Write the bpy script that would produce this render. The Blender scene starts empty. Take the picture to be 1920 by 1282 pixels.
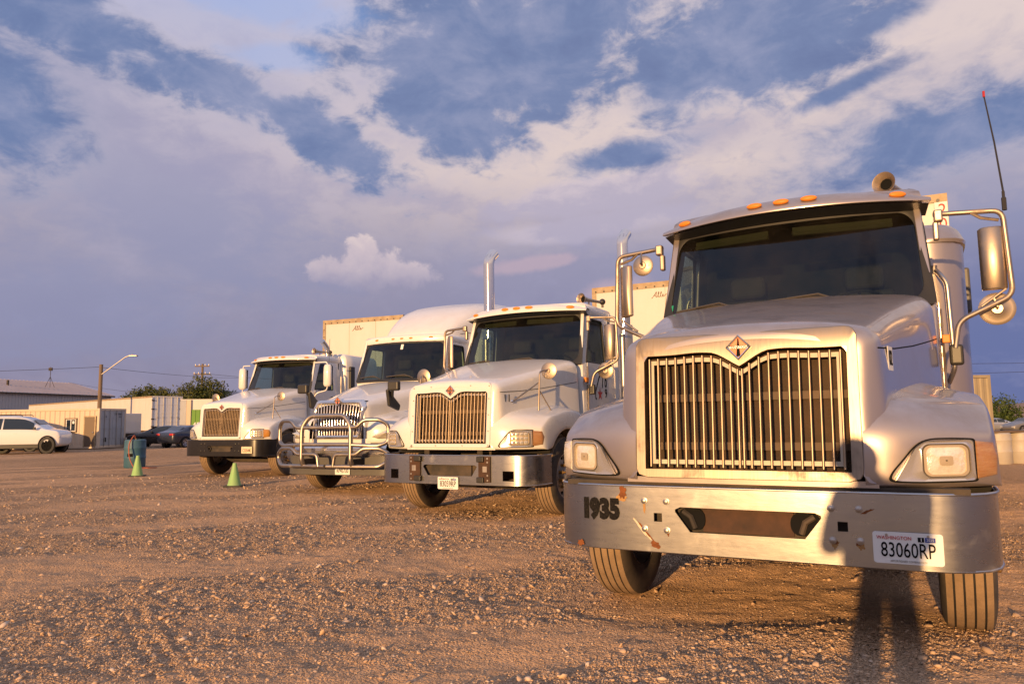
import bpy, math, random
import numpy as np
from mathutils import Matrix, Vector, Euler

PI = math.pi
S = bpy.context.scene
COL = S.collection
RND = random.Random(7)

# ------------------------------------------------------------------ camera
cam_data = bpy.data.cameras.new('camera')
cam_data.sensor_width = 36.0
cam_data.lens = 1397.0 / 1920.0 * 36.0
cam_data.clip_start = 0.05
cam_data.clip_end = 6000
cam = bpy.data.objects.new('camera', cam_data)
COL.objects.link(cam)
tilt, roll = math.radians(5.95), math.radians(0.83)
fw = Vector((0, math.cos(tilt), math.sin(tilt)))
up0 = Vector((0, -math.sin(tilt), math.cos(tilt)))
rt0 = Vector((1, 0, 0))
rt = rt0 * math.cos(roll) - up0 * math.sin(roll)
up = rt0 * math.sin(roll) + up0 * math.cos(roll)
mw = Matrix.Identity(4)
for i in range(3):
    mw[i][0], mw[i][1], mw[i][2] = rt[i], up[i], -fw[i]
mw[2][3] = 1.235
cam.matrix_world = mw
S.camera = cam

# ------------------------------------------------------------------ exposure
S.view_settings.view_transform = 'Standard'
S.view_settings.look = 'None'
S.view_settings.exposure = 0.27
S.view_settings.gamma = 1.0
S.view_settings.use_curve_mapping = False
S.render.film_transparent = False
S.cycles.max_bounces = 7
S.cycles.transparent_max_bounces = 12
S.cycles.caustics_reflective = False
S.cycles.caustics_refractive = False
S.cycles.sample_clamp_indirect = 6.0
S.cycles.use_denoising = True

# ------------------------------------------------------------------ sun
SUN_EL, SUN_AZ = math.radians(6.5), math.radians(26.0)   # the light travels towards azimuth 26 deg right of +Y
sun_vec = Vector((-math.sin(SUN_AZ) * math.cos(SUN_EL), -math.cos(SUN_AZ) * math.cos(SUN_EL), math.sin(SUN_EL)))
sl = bpy.data.lights.new('sun', 'SUN')
sl.energy = 4.8
sl.color = (1.0, 0.575, 0.235)
sl.angle = math.radians(0.6)
so = bpy.data.objects.new('sun', sl)
so.rotation_euler = sun_vec.to_track_quat('Z', 'Y').to_euler()
so.location = (-20, -40, 20)
COL.objects.link(so)

# ------------------------------------------------------------------ sky
class NT:
    """small node-tree writer"""
    def __init__(s, tree):
        s.t = tree; s.n = tree.nodes; s.l = tree.links
    def new(s, typ, **k):
        n = s.n.new(typ)
        for a, v in k.items(): setattr(n, a, v)
        return n
    def put(s, sock, v):
        if isinstance(v, bpy.types.NodeSocket): s.l.new(v, sock)
        elif isinstance(v, (tuple, list)) and len(v) == 3 and sock.type == 'RGBA': sock.default_value = (*v, 1)
        else: sock.default_value = v
    def math(s, op, a, b=None, c=None, clamp=False):
        n = s.new('ShaderNodeMath', operation=op, use_clamp=clamp)
        s.put(n.inputs[0], a)
        if b is not None: s.put(n.inputs[1], b)
        if c is not None: s.put(n.inputs[2], c)
        return n.outputs[0]
    def vmath(s, op, a, b=None):
        n = s.new('ShaderNodeVectorMath', operation=op)
        s.put(n.inputs[0], a)
        if b is not None: s.put(n.inputs[1], b)
        return n.outputs['Value'] if op in ('DOT_PRODUCT', 'LENGTH') else n.outputs[0]
    def mix(s, f, a, b, bt='MIX'):
        n = s.new('ShaderNodeMix', data_type='RGBA', blend_type=bt)
        s.put(n.inputs[0], f); s.put(n.inputs[6], a); s.put(n.inputs[7], b)
        return n.outputs[2]
    def noise(s, vec, scale, detail=4.0, rough=0.55, dist=0.0, color=False):
        n = s.new('ShaderNodeTexNoise')
        if vec is not None: s.put(n.inputs['Vector'], vec)
        n.inputs['Scale'].default_value = scale; n.inputs['Detail'].default_value = detail
        n.inputs['Roughness'].default_value = rough; n.inputs['Distortion'].default_value = dist
        return n.outputs['Color' if color else 'Fac']
    def rng(s, v, a, b, c=0.0, d=1.0, smooth=False):
        n = s.new('ShaderNodeMapRange')
        if smooth: n.interpolation_type = 'SMOOTHSTEP'
        s.put(n.inputs[0], v)
        for i, x in enumerate((a, b, c, d)): n.inputs[i + 1].default_value = x
        return n.outputs[0]
    def ramp(s, v, stops):
        n = s.new('ShaderNodeValToRGB')
        e = n.color_ramp.elements
        while len(e) < len(stops): e.new(0.5)
        for el, (p, c) in zip(e, stops): el.position = p; el.color = (*c, 1)
        s.put(n.inputs[0], v)
        return n.outputs[0]

W = bpy.data.worlds.new('World')
S.world = W
W.use_nodes = True
def build_sky():
    t = NT(W.node_tree); t.n.clear()
    tc = t.new('ShaderNodeTexCoord').outputs['Generated']
    sp = t.new('ShaderNodeSeparateXYZ'); t.l.new(tc, sp.inputs[0])
    az = t.math('MULTIPLY', t.math('ARCTAN2', sp.outputs[0], sp.outputs[1]), 180 / PI)
    el = t.math('MULTIPLY', t.math('ARCSINE', sp.outputs[2]), 180 / PI)
    # cloud sheet coordinates: the direction carried up to a flat layer
    den = t.math('ADD', t.math('MAXIMUM', sp.outputs[2], 0.0), 0.22)
    cv = t.new('ShaderNodeCombineXYZ')
    t.l.new(t.math('DIVIDE', sp.outputs[0], den), cv.inputs[0]); t.l.new(t.math('DIVIDE', sp.outputs[1], den), cv.inputs[1])
    sheet = cv.outputs[0]
    n1 = t.noise(sheet, 1.5, 8, 0.58, 0.35)
    ang = t.new('ShaderNodeCombineXYZ'); t.l.new(az, ang.inputs[0]); t.l.new(el, ang.inputs[1])
    # broken-up edges: fractal noise in angle, stretched along the layer
    st = t.new('ShaderNodeMapping'); t.l.new(ang.outputs[0], st.inputs[0]); st.inputs['Scale'].default_value = (0.085, 0.15, 1)
    fr1 = t.noise(st.outputs[0], 1.0, 11, 0.60, 0.55); fr2 = t.noise(st.outputs[0], 3.6, 9, 0.62, 0.3)
    nfz = t.math('ADD', t.math('MULTIPLY', t.math('SUBTRACT', fr1, 0.5), 1.5), t.math('MULTIPLY', t.math('SUBTRACT', fr2, 0.5), 1.9))
    bl = t.new('ShaderNodeTexNoise'); t.l.new(ang.outputs[0], bl.inputs['Vector']); bl.inputs['Scale'].default_value = 0.62; bl.inputs['Detail'].default_value = 8; bl.inputs['Roughness'].default_value = 0.62; bl.inputs['Distortion'].default_value = 0.2
    puff = t.math('ADD', t.math('MULTIPLY', t.math('SUBTRACT', bl.outputs['Fac'], 0.5), 2.0), t.math('MULTIPLY', nfz, 0.15))
    def blob(a, e, ra, re, rot=0.0, edge=0.30, amp=1.05, src=None):
        m = t.new('ShaderNodeMapping', vector_type='TEXTURE')
        t.l.new(ang.outputs[0], m.inputs[0]); m.inputs['Location'].default_value = (a, e, 0)
        m.inputs['Rotation'].default_value = (0, 0, math.radians(rot)); m.inputs['Scale'].default_value = (ra, re, 1)
        d = t.math('MULTIPLY_ADD', src or nfz, amp, t.vmath('LENGTH', m.outputs[0]))
        return t.rng(d, 1.0 - edge, 1.0 + edge, 1.0, 0.0, True)
    def union(lst):
        r = lst[0]
        for x in lst[1:]: r = t.math('MAXIMUM', r, x)
        return r
    # high veil, pink-white overhead to slate towards the horizon
    elw = t.math('ADD', el, t.math('MULTIPLY', nfz, 1.7))
    eln = t.rng(elw, 0, 40)
    right = t.rng(az, -22, 4, 0, 1, True); far_r = t.rng(az, 14, 34, 0, 1, True)
    cl = t.ramp(eln, [(0.0, (.215, .190, .275)), (0.16, (.235, .212, .30)), (0.30, (.31, .28, .36)), (0.38, (.38, .335, .40)), (0.47, (.48, .415, .465)), (0.62, (.45, .415, .50)), (0.74, (.40, .41, .56)), (1.0, (.36, .40, .56))])
    cr = t.ramp(eln, [(0.0, (.17, .17, .28)), (0.16, (.205, .20, .315)), (0.30, (.27, .255, .36)), (0.38, (.44, .37, .40)), (0.47, (.62, .505, .475)), (0.65, (.62, .515, .50)), (0.80, (.52, .46, .50)), (1.0, (.42, .43, .58))])
    veil = t.mix(right, cl, cr)
    veil = t.mix(t.math('MULTIPLY', far_r, t.rng(el, 15, 4, 0, 1, True)), veil, (.115, .14, .30))
    # grey-violet mottling of the veil everywhere
    veil = t.mix(t.math('MULTIPLY', t.rng(fr1, 0.50, 0.66, 0, 1, True), 0.24), veil, (.32, .31, .43))
    veil = t.mix(t.math('MULTIPLY', t.rng(fr2, 0.50, 0.70, 0, 1, True), 0.16), veil, (.30, .29, .44))
    # soft violet bank low on the left, blue one on the right
    bank = union([blob(-25.5, 15.0, 11, 5.5, -28, 0.7), blob(-33, 20, 7, 5, -40, 0.6), blob(32, 17.0, 11, 4.5, 0, 0.6), blob(-31, 8, 10, 4, 0, .7)])
    veil = t.mix(t.math('MULTIPLY', bank, 0.60), veil, (.225, .24, .385))
    # pale lit layers
    lit = union([blob(6.9, 16.9, 7.5, 1.5, 6, .35), blob(8.5, 14.9, 6, 0.9, 4, .4), blob(2.5, 14.2, 4, .8, 2, .4)])
    veil = t.mix(t.math('MULTIPLY', lit, 0.65), veil, (.53, .455, .52))
    # grey-lilac broken layer under the pale one, and low on the left
    strat = union([blob(7.5, 15.6, 9.5, 1.9, 4, .55, 1.7), blob(15, 20.5, 6, 1.6, 8, .6, 1.7), blob(-9, 17.2, 6.5, 1.0, -6, .6, 1.6), blob(-20, 18.0, 7, 1.8, -14, .7, 1.6)])
    veil = t.mix(t.math('MULTIPLY', strat, 0.52), veil, (.30, .28, .40))
    # dark blue-grey cloud masses
    dark = union([
        blob(-1.0, 27.0, 11.8, 5.2, 4, .28, .8), blob(-4.5, 22.6, 6.5, 2.9, -10, .35), blob(5.5, 29.5, 6.5, 2.6, 0, .32), blob(18.8, 26.2, 8.8, 4.3, 4, .28, .8), blob(13.0, 24.6, 3.6, 3.2, 20, .45),
        blob(-21.5, 23.4, 7.0, 1.9, -10, .35), blob(-15.0, 21.2, 7.5, 2.1, -26, .32), blob(-32.5, 26.0, 6.5, 2.2, -10, .4), blob(-35.5, 20.5, 5.0, 3.4, -40, .6),
        blob(9.8, 19.7, 5.4, 1.0, 8, .5, 1.0), blob(31.4, 18.2, 9.0, 2.4, 4, .6), blob(25, 22.3, 3.4, 0.6, 16, .7, 1.0), blob(27, 26, 3.6, .9, 12, .7)])
    gen = t.math('MULTIPLY', t.rng(n1, 0.54, 0.62, 0, 1, True), t.rng(el, 29, 37, 0, 1, True))   # the same kind of cloud all over the dome
    dark = t.math('MAXIMUM', dark, gen)
    core = t.math('ADD', t.math('MULTIPLY', fr1, 0.9), t.math('MULTIPLY', fr2, 0.45))
    dk = t.ramp(core, [(0.42, (.090, .132, .280)), (0.62, (.130, .180, .335)), (0.85, (.245, .270, .41))])
    rim = t.math('MULTIPLY', t.math('MULTIPLY', dark, t.math('SUBTRACT', 1.0, dark)), 4.0)
    veil = t.mix(t.math('MULTIPLY', rim, 0.22), veil, (.66, .56, .56))
    sky = t.mix(t.math('MULTIPLY', dark, 0.94), veil, dk)
    # pale cumulus and pink wisps
    cum = union([blob(-11.0, 11.4, 2.6, 1.6, 0, 0.20, .9, puff), blob(-11.4, 12.8, 1.3, 1.2, 0, 0.18, .9, puff), blob(-13.9, 11.2, 1.7, 1.1, 0, 0.18, .9, puff), blob(-8.2, 11.0, 2.3, 1.0, 0, 0.22, .9, puff)])
    cumshade = t.ramp(t.math('ADD', t.rng(el, 9.3, 14.2), t.math('MULTIPLY', puff, -.55)), [(0.0, (.30, .265, .375)), (0.35, (.43, .365, .43)), (0.8, (.54, .445, .475)), (1.0, (.61, .50, .50))])
    fade = t.rng(el, 9.2, 11.8, 0, 1, True)
    sky = t.mix(t.math('MULTIPLY', cum, t.math('MULTIPLY', fade, 0.92)), sky, cumshade)
    wisp = union([blob(1.0, 11.8, 3.6, 0.55, 7, 0.5, .6, puff), blob(3.6, 12.1, 1.5, 0.5, 7, 0.4, .6, puff), blob(8, 9.8, 2.4, .7, 10, 0.6, .6, puff)])
    sky = t.mix(t.math('MULTIPLY', wisp, 0.62), sky, (.47, .345, .40))
    # clear air behind the cloud layer
    nish = t.new('ShaderNodeTexSky', sky_type='NISHITA')
    nish.sun_disc = False; nish.sun_elevation = SUN_EL
    nish.sun_rotation = math.atan2(sun_vec.x, sun_vec.y)
    nish.altitude = 300; nish.dust_density = 2.0
    ten = t.new('ShaderNodeVectorMath', operation='SCALE'); t.l.new(sky, ten.inputs[0]); ten.inputs['Scale'].default_value = 10.0
    gap = union([blob(-19.6, 29.4, 7.5, 1.3, -4, 0.5), blob(-18.5, 25.9, 3.4, .9, 0, 0.5)])
    blue = t.mix(1.0, nish.outputs[0], (1.2, 2.2, 5.0), 'ADD')
    cover = t.math('SUBTRACT', 0.98, t.math('MULTIPLY', gap, 0.34))
    col = t.mix(cover, blue, ten.outputs[0])
    bg = t.new('ShaderNodeBackground'); t.l.new(col, bg.inputs[0]); bg.inputs[1].default_value = 0.1
    out = t.new('ShaderNodeOutputWorld'); t.l.new(bg.outputs[0], out.inputs[0])
    W.cycles.sampling_method = 'MANUAL'; W.cycles.sample_map_resolution = 512
build_sky()

# ------------------------------------------------------------------ materials
MATS = {}
def mat(name, col, rough=0.5, metal=0.0, var=0.0, vscale=6.0, col2=None, bump=0.0, bscale=60.0, coat=0.0, alpha=None, spec=0.5,
        dust=0.0, dustcol=(.30, .23, .17), emit=None, stretch=None, trans=0.0, rvar=0.0):
    if name in MATS: return MATS[name]
    m = bpy.data.materials.new(name); m.use_nodes = True
    t = NT(m.node_tree); p = t.n['Principled BSDF']
    tc = t.new('ShaderNodeTexCoord').outputs['Object']
    if stretch:
        mp = t.new('ShaderNodeMapping'); t.l.new(tc, mp.inputs[0]); mp.inputs['Scale'].default_value = stretch; vec = mp.outputs[0]
    else: vec = tc
    c = None
    if var > 0:
        f = t.noise(vec, vscale, 6, 0.62)
        c2 = col2 or tuple(x * 0.55 for x in col)
        c = t.mix(t.math('MULTIPLY', t.rng(f, 0.35, 0.7), var), col, c2)
    if dust > 0:
        geo = t.new('ShaderNodeNewGeometry'); sx = t.new('ShaderNodeSeparateXYZ'); t.l.new(geo.outputs['Normal'], sx.inputs[0])
        upf = t.rng(sx.outputs[2], 0.1, 0.95)
        f = t.math('MULTIPLY', t.math('MULTIPLY', t.rng(t.noise(tc, 3.5, 7, 0.65), 0.3, 0.7), t.math('ADD', t.math('MULTIPLY', upf, 0.8), 0.2)), dust)
        c = t.mix(f, c if c is not None else col, dustcol)
        rr = t.math('ADD', rough, t.math('MULTIPLY', f, 0.5)); t.put(p.inputs['Roughness'], rr)
    else:
        p.inputs['Roughness'].default_value = rough
        if rvar > 0:
            t.put(p.inputs['Roughness'], t.math('ADD', rough, t.math('MULTIPLY', t.math('SUBTRACT', t.noise(vec, vscale * 2, 5), 0.45), rvar)))
    t.put(p.inputs['Base Color'], c if c is not None else col)
    p.inputs['Metallic'].default_value = metal
    p.inputs['Specular IOR Level'].default_value = spec
    if coat: p.inputs['Coat Weight'].default_value = coat; p.inputs['Coat Roughness'].default_value = 0.06
    if bump > 0:
        b = t.new('ShaderNodeBump'); b.inputs['Strength'].default_value = bump; b.inputs['Distance'].default_value = 0.01
        t.l.new(t.noise(vec, bscale, 5), b.inputs['Height']); t.l.new(b.outputs[0], p.inputs['Normal'])
    if emit: t.put(p.inputs['Emission Color'], emit[0]); p.inputs['Emission Strength'].default_value = emit[1]
    MATS[name] = m
    return m

def glass_mat(name, tint, gloss=(0.9, 0.95, 1.0), ior=1.5, rough=0.0, dirt=0.0):
    if name in MATS: return MATS[name]
    m = bpy.data.materials.new(name); m.use_nodes = True
    t = NT(m.node_tree); t.n.clear()
    tr = t.new('ShaderNodeBsdfTransparent'); tr.inputs[0].default_value = (*tint, 1)
    gl = t.new('ShaderNodeBsdfGlossy'); gl.inputs[0].default_value = (*gloss, 1); gl.inputs[1].default_value = rough
    fr = t.new('ShaderNodeFresnel'); fr.inputs[0].default_value = ior
    mx = t.new('ShaderNodeMixShader'); t.l.new(fr.outputs[0], mx.inputs[0]); t.l.new(tr.outputs[0], mx.inputs[1]); t.l.new(gl.outputs[0], mx.inputs[2])
    last = mx.outputs[0]
    if dirt > 0:
        df = t.new('ShaderNodeBsdfDiffuse'); df.inputs[0].default_value = (.32, .27, .22, 1)
        tc = t.new('ShaderNodeTexCoord').outputs['Object']
        f = t.math('MULTIPLY', t.rng(t.noise(tc, 2.2, 6, 0.6), 0.4, 0.75), dirt)
        m2 = t.new('ShaderNodeMixShader'); t.l.new(f, m2.inputs[0]); t.l.new(last, m2.inputs[1]); t.l.new(df.outputs[0], m2.inputs[2]); last = m2.outputs[0]
    o = t.new('ShaderNodeOutputMaterial'); t.l.new(last, o.inputs[0])
    MATS[name] = m
    return m

def stain_mat(name, base, stain, rough, metal, scale, lo, hi, stretch=(1, 1, 1), rough2=0.7, bump=0.05, dents=0.0):
    """metal with brushed streaks and irregular stains of its own"""
    if name in MATS: return MATS[name]
    m = bpy.data.materials.new(name); m.use_nodes = True
    t = NT(m.node_tree); p = t.n['Principled BSDF']
    tc = t.new('ShaderNodeTexCoord').outputs['Object']
    mp = t.new('ShaderNodeMapping'); t.l.new(tc, mp.inputs[0]); mp.inputs['Scale'].default_value = stretch
    st = t.noise(mp.outputs[0], 14, 5, 0.6)
    f = t.rng(t.noise(tc, scale, 8, 0.65, 0.4), lo, hi, 0, 1, True)
    f = t.math('MULTIPLY', f, t.rng(st, 0.3, 0.6, 0.5, 1.0))
    c = t.mix(t.math('MULTIPLY', t.rng(st, 0.3, 0.7), 0.25), base, tuple(x * 0.6 for x in base))
    c = t.mix(f, c, stain)
    t.put(p.inputs['Base Color'], c)
    t.put(p.inputs['Metallic'], t.math('MULTIPLY', t.math('SUBTRACT', 1.0, t.math('MULTIPLY', f, 0.75)), metal))
    t.put(p.inputs['Roughness'], t.math('ADD', t.math('ADD', rough, t.math('MULTIPLY', st, 0.10)), t.math('MULTIPLY', f, rough2 - rough)))
    b = t.new('ShaderNodeBump'); b.inputs['Strength'].default_value = bump; b.inputs['Distance'].default_value = 0.004
    t.l.new(st, b.inputs['Height'])
    if dents > 0:
        b2 = t.new('ShaderNodeBump'); b2.inputs['Strength'].default_value = dents; b2.inputs['Distance'].default_value = 0.05
        t.l.new(t.noise(tc, 2.6, 3, 0.5), b2.inputs['Height']); t.l.new(b2.outputs[0], b.inputs['Normal'])
    t.l.new(b.outputs[0], p.inputs['Normal'])
    MATS[name] = m
    return m

M = dict(
    silver=mat('champagne_paint', (.47, .41, .385), 0.27, 0.72, coat=0.6, dust=0.7, dustcol=(.25, .20, .165)),
    white=mat('white_paint', (.76, .745, .71), 0.26, 0.0, coat=0.6, dust=0.22, dustcol=(.42, .34, .27)),
    white_old=mat('white_panel', (.78, .76, .72), 0.45, 0.0, var=0.18, vscale=1.2, col2=(.55, .50, .44)),
    steel=stain_mat('brushed_steel', (.50, .46, .42), (.34, .28, .22), 0.34, 1.0, 2.0, 0.52, 0.8, (3, 3, .15)),
    bezel=stain_mat('brushed_bezel', (.36, .30, .24), (.20, .15, .11), 0.36, 1.0, 2.6, 0.50, 0.78, (6, 6, .25)),
    bumper=stain_mat('worn_bumper_steel', (.52, .51, .50), (.32, .27, .23), 0.235, 1.0, 3.0, 0.56, 0.85, (.6, .6, 2.5), 0.5, 0.08, 0.045),
    chrome=mat('chrome', (.74, .72, .70), 0.14, 0.88, rvar=0.08),
    tube=stain_mat('dusty_tube', (.46, .38, .30), (.28, .21, .15), 0.38, 1.0, 5.0, 0.5, 0.8),
    black=mat('black_plastic', (.024, .023, .022), 0.45, var=0.3, col2=(.05, .045, .04)),
    blackpaint=mat('black_paint', (.014, .013, .012), 0.28, coat=0.3, dust=0.12),
    rubber=mat('rubber', (.020, .020, .021), 0.6),
    tread=mat('dusty_tyre', (.32, .22, .135), 0.9, var=0.7, vscale=9, col2=(.18, .125, .08), bump=0.35, bscale=90),
    tyreside=mat('tyre_sidewall', (.045, .040, .036), 0.85, var=0.7, vscale=7, col2=(.13, .10, .075)),
    rim=mat('rim_paint', (.62, .60, .56), 0.4, 0.5, var=0.6, vscale=5, col2=(.25, .19, .14)),
    frame=mat('chassis_black', (.030, .026, .022), 0.8, var=0.8, vscale=4, col2=(.11, .08, .055)),
    radiator=mat('radiator_core', (.080, .048, .024), 0.75, var=0.7, vscale=5, col2=(.038, .025, .015), bump=0.8, bscale=160),
    radband=mat('radiator_band', (.13, .085, .05), 0.7, var=0.5, vscale=9),
    cream=mat('cream_frame', (.62, .54, .42), 0.5, var=0.3),
    wiper=mat('wiper_rubber', (.07, .06, .05), .5),
    amber=mat('amber_lens', (.60, .27, .05), 0.22, var=0.35, vscale=40, coat=0.5),
    amber_dull=mat('faded_amber_lens', (.36, .17, .07), 0.30, var=0.8, vscale=9, col2=(.44, .27, .14), coat=0.4, bump=0.4, bscale=50, stretch=(1, 1, 5)),
    orange=mat('orange_marker', (.78, .24, .02), 0.5),
    red=mat('red_lens', (.42, .02, .015), 0.25, coat=0.4),
    lens=mat('lamp_lens', (.97, .93, .82), 0.16, 0.30, var=0.5, vscale=14, col2=(.62, .50, .32), coat=1.0, bump=0.7, bscale=30),
    bardark=mat('grille_bar_dark', (.27, .205, .145), 0.42, 0.8, var=0.4, vscale=7),
    bar=mat('grille_bar_steel', (.40, .31, .215), 0.40, 0.85, var=0.4, vscale=7),
    lampring=mat('lamp_ring', (.62, .50, .33), 0.35, 0.4),
    led=mat('led_lens', (.72, .68, .58), 0.15, 0.4, coat=0.8),
    rust=mat('rust', (.26, .085, .022), 0.9, var=0.8, vscale=30, col2=(.10, .035, .012), bump=0.5, bscale=90),
    ruststain=mat('rust_stain', (.42, .26, .10), 0.6, 0.4, var=0.7, vscale=24, col2=(.30, .13, .04)),
    bare=mat('bare_scrape', (.80, .72, .58), 0.35, 0.8, var=0.5, vscale=30),
    ink=mat('black_ink', (.010, .010, .010), 0.8, spec=0.1),
    worn_ink=mat('worn_black_ink', (.007, .007, .008), 0.9, var=0.5, vscale=90, col2=(.05, .045, .04), spec=0.05),
    lampchrome=mat('lamp_chrome', (.72, .68, .62), 0.22, 0.75),
    redink=mat('red_ink', (.50, .035, .03), 0.6),
    blueink=mat('blue_ink', (.03, .06, .30), 0.6),
    greyink=mat('grey_ink', (.38, .36, .34), 0.6),
    plate=mat('plate_white', (.80, .79, .76), 0.35, var=0.4, vscale=14, col2=(.66, .76, .76)),
    plate_or=mat('plate_orange', (.80, .66, .50), 0.4, var=0.6, vscale=12, col2=(.78, .45, .2)),
    green_st=mat('green_sticker', (.02, .30, .17), 0.5),
    paper=mat('paper_white', (.78, .77, .74), 0.6),
    fabric=mat('seat_fabric', (.085, .075, .068), 0.9, var=0.4, vscale=20),
    interior=mat('cab_lining', (.016, .016, .017), 0.85, var=0.4, vscale=8),
    dash=mat('dash_plastic', (.03, .028, .026), 0.6),
    visorpad=mat('sun_visor', (.11, .095, .055), 0.8),
    ws=glass_mat('windscreen_glass', (.34, .41, .39), dirt=0.04),
    sideglass=glass_mat('side_glass', (.62, .78, .72)),
    darkglass=mat('tinted_glass', (.012, .014, .016), 0.04, 0.0, spec=0.8),
    mirror=mat('mirror_face', (.85, .85, .86), 0.02, 1.0),
    brass=mat('lug_brass', (.50, .30, .10), 0.4, 0.8, var=0.6, vscale=30, col2=(.25, .12, .04)),
    emb_red=mat('emblem_copper', (.62, .20, .10), 0.4, 0.2),
    bare_emb=mat('emblem_band', (.62, .62, .62), 0.35, 0.7),
)

# ------------------------------------------------------------------ mesh helpers
def T(x, y, z): return Matrix.Translation((x, y, z))
def RX(a): return Matrix.Rotation(a, 4, 'X')
def RY(a): return Matrix.Rotation(a, 4, 'Y')
def RZ(a): return Matrix.Rotation(a, 4, 'Z')

class MB:
    def __init__(s): s.v = []; s.f = []; s.mi = []; s.cur = 0
    def add(s, vs, fs, m=None):
        o = len(s.v)
        for p in vs:
            p = Vector(p)
            if m is not None: p = m @ p
            s.v.append(tuple(p))
        for f in fs: s.f.append(tuple(i + o for i in f)); s.mi.append(s.cur)
        return s
    def box(s, x0, x1, y0, y1, z0, z1, m=None):
        v = [(x, y, z) for z in (z0, z1) for y in (y0, y1) for x in (x0, x1)]
        return s.add(v, [(0, 2, 3, 1), (4, 5, 7, 6), (0, 1, 5, 4), (2, 6, 7, 3), (0, 4, 6, 2), (1, 3, 7, 5)], m)
    def loft(s, rows, cu=False, cv=False, cap=False, m=None):
        n = len(rows[0]); o = [p for r in rows for p in r]; f = []
        R = len(rows)
        for i in range(R if cv else R - 1):
            for j in range(n if cu else n - 1):
                a = i * n + j; b = i * n + (j + 1) % n; c = ((i + 1) % R) * n + (j + 1) % n; d = ((i + 1) % R) * n + j
                f.append((a, b, c, d))
        if cap: f.append(tuple(range(n - 1, -1, -1))); f.append(tuple((R - 1) * n + k for k in range(n)))
        return s.add(o, f, m)
    def prism(s, poly, y0, y1, m=None):      # poly in (x,z), extruded along y
        n = len(poly)
        v = [(x, y0, z) for x, z in poly] + [(x, y1, z) for x, z in poly]
        f = [tuple(range(n)), tuple(range(2 * n - 1, n - 1, -1))] + [(i + n, (i + 1) % n + n, (i + 1) % n, i) for i in range(n)]
        return s.add(v, f, m)
    def prism_x(s, poly, x0, x1, m=None):    # poly in (y,z)
        n = len(poly)
        v = [(x0, y, z) for y, z in poly] + [(x1, y, z) for y, z in poly]
        f = [tuple(range(n - 1, -1, -1)), tuple(range(n, 2 * n))] + [(i, (i + 1) % n, (i + 1) % n + n, i + n) for i in range(n)]
        return s.add(v, f, m)
    def lathe(s, prof, m=None, n=24, closed=False):   # prof (r,h) about local z
        rows = [[(r * math.cos(2 * PI * k / n), r * math.sin(2 * PI * k / n), h) for k in range(n)] for r, h in prof]
        return s.loft(rows, cu=True, cv=closed, m=m)
    def disc(s, r, m=None, n=20):
        return s.add([(r * math.cos(2 * PI * k / n), r * math.sin(2 * PI * k / n), 0) for k in range(n)], [tuple(range(n))], m)
    def cyl(s, r, h, m=None, n=14):
        return s.lathe([(0.0005, 0), (r, 0), (r, h), (0.0005, h)], m, n)
    def tube(s, pts, r, n=8, closed=False, cap=True):
        P = [Vector(p) for p in pts]; N = len(P)
        rows = []; prev = None
        for i in range(N):
            if closed: t = (P[(i + 1) % N] - P[i - 1])
            else: t = P[min(i + 1, N - 1)] - P[max(i - 1, 0)]
            if t.length < 1e-9: t = Vector((0, 0, 1))
            t.normalize()
            if prev is None:
                a = Vector((0, 0, 1)) if abs(t.z) < 0.9 else Vector((1, 0, 0))
                u = t.cross(a).normalized()
            else:
                u = prev - t * prev.dot(t)
                u = u.normalized() if u.length > 1e-6 else t.orthogonal().normalized()
            prev = u; w = t.cross(u)
            rr = r[i] if isinstance(r, (list, tuple)) else r
            rows.append([P[i] + (u * math.cos(2 * PI * k / n) + w * math.sin(2 * PI * k / n)) * rr for k in range(n)])
        s.loft(rows, cu=True, cv=closed)
        if cap and not closed:
            o = len(s.v) - N * n
            s.f.append(tuple(o + k for k in range(n))); s.mi.append(s.cur)
            s.f.append(tuple(o + (N - 1) * n + k for k in range(n - 1, -1, -1))); s.mi.append(s.cur)
        return s
    def sphere(s, r, m=None, n=12, k=8, sz=1.0):
        return s.lathe([(max(r * math.sin(PI * i / k), 1e-4), -r * sz * math.cos(PI * i / k)) for i in range(k + 1)], m, n)
    def mesh(s, name, mats, smooth=None):
        me = bpy.data.meshes.new(name)
        me.from_pydata([tuple(v) for v in s.v], [], s.f)
        ms = mats if isinstance(mats, (list, tuple)) else [mats]
        for mm in ms: me.materials.append(mm)
        if len(ms) > 1: me.polygons.foreach_set('material_index', s.mi)
        me.validate()
        if smooth is not None:
            me.polygons.foreach_set('use_smooth', [True] * len(me.polygons))
            if smooth < 179: me.set_sharp_from_angle(angle=math.radians(smooth))
        return me
    def build(s, name, mats, parent=None, bevel=0.0, sub=0, smooth=None, solid=0.0, seg=2, merge=False):
        me = s.mesh(name, mats, smooth)
        if merge:
            import bmesh
            bm = bmesh.new(); bm.from_mesh(me); bmesh.ops.remove_doubles(bm, verts=bm.verts, dist=1e-4)
            bmesh.ops.recalc_face_normals(bm, faces=bm.faces); bm.to_mesh(me); bm.free()
            if smooth is not None and smooth < 179: me.set_sharp_from_angle(angle=math.radians(smooth))
        o = bpy.data.objects.new(name, me); COL.objects.link(o)
        if parent is not None: o.parent = parent
        if solid: md = o.modifiers.new('solid', 'SOLIDIFY'); md.thickness = solid; md.offset = -1; es = o.modifiers.new('split', 'EDGE_SPLIT'); es.split_angle = math.radians(40)
        if bevel:
            md = o.modifiers.new('bevel', 'BEVEL'); md.width = bevel; md.segments = seg; md.limit_method = 'ANGLE'; md.angle_limit = math.radians(35)
            md.harden_normals = smooth is not None
        if sub: md = o.modifiers.new('sub', 'SUBSURF'); md.levels = sub; md.render_levels = sub
        return o

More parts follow.
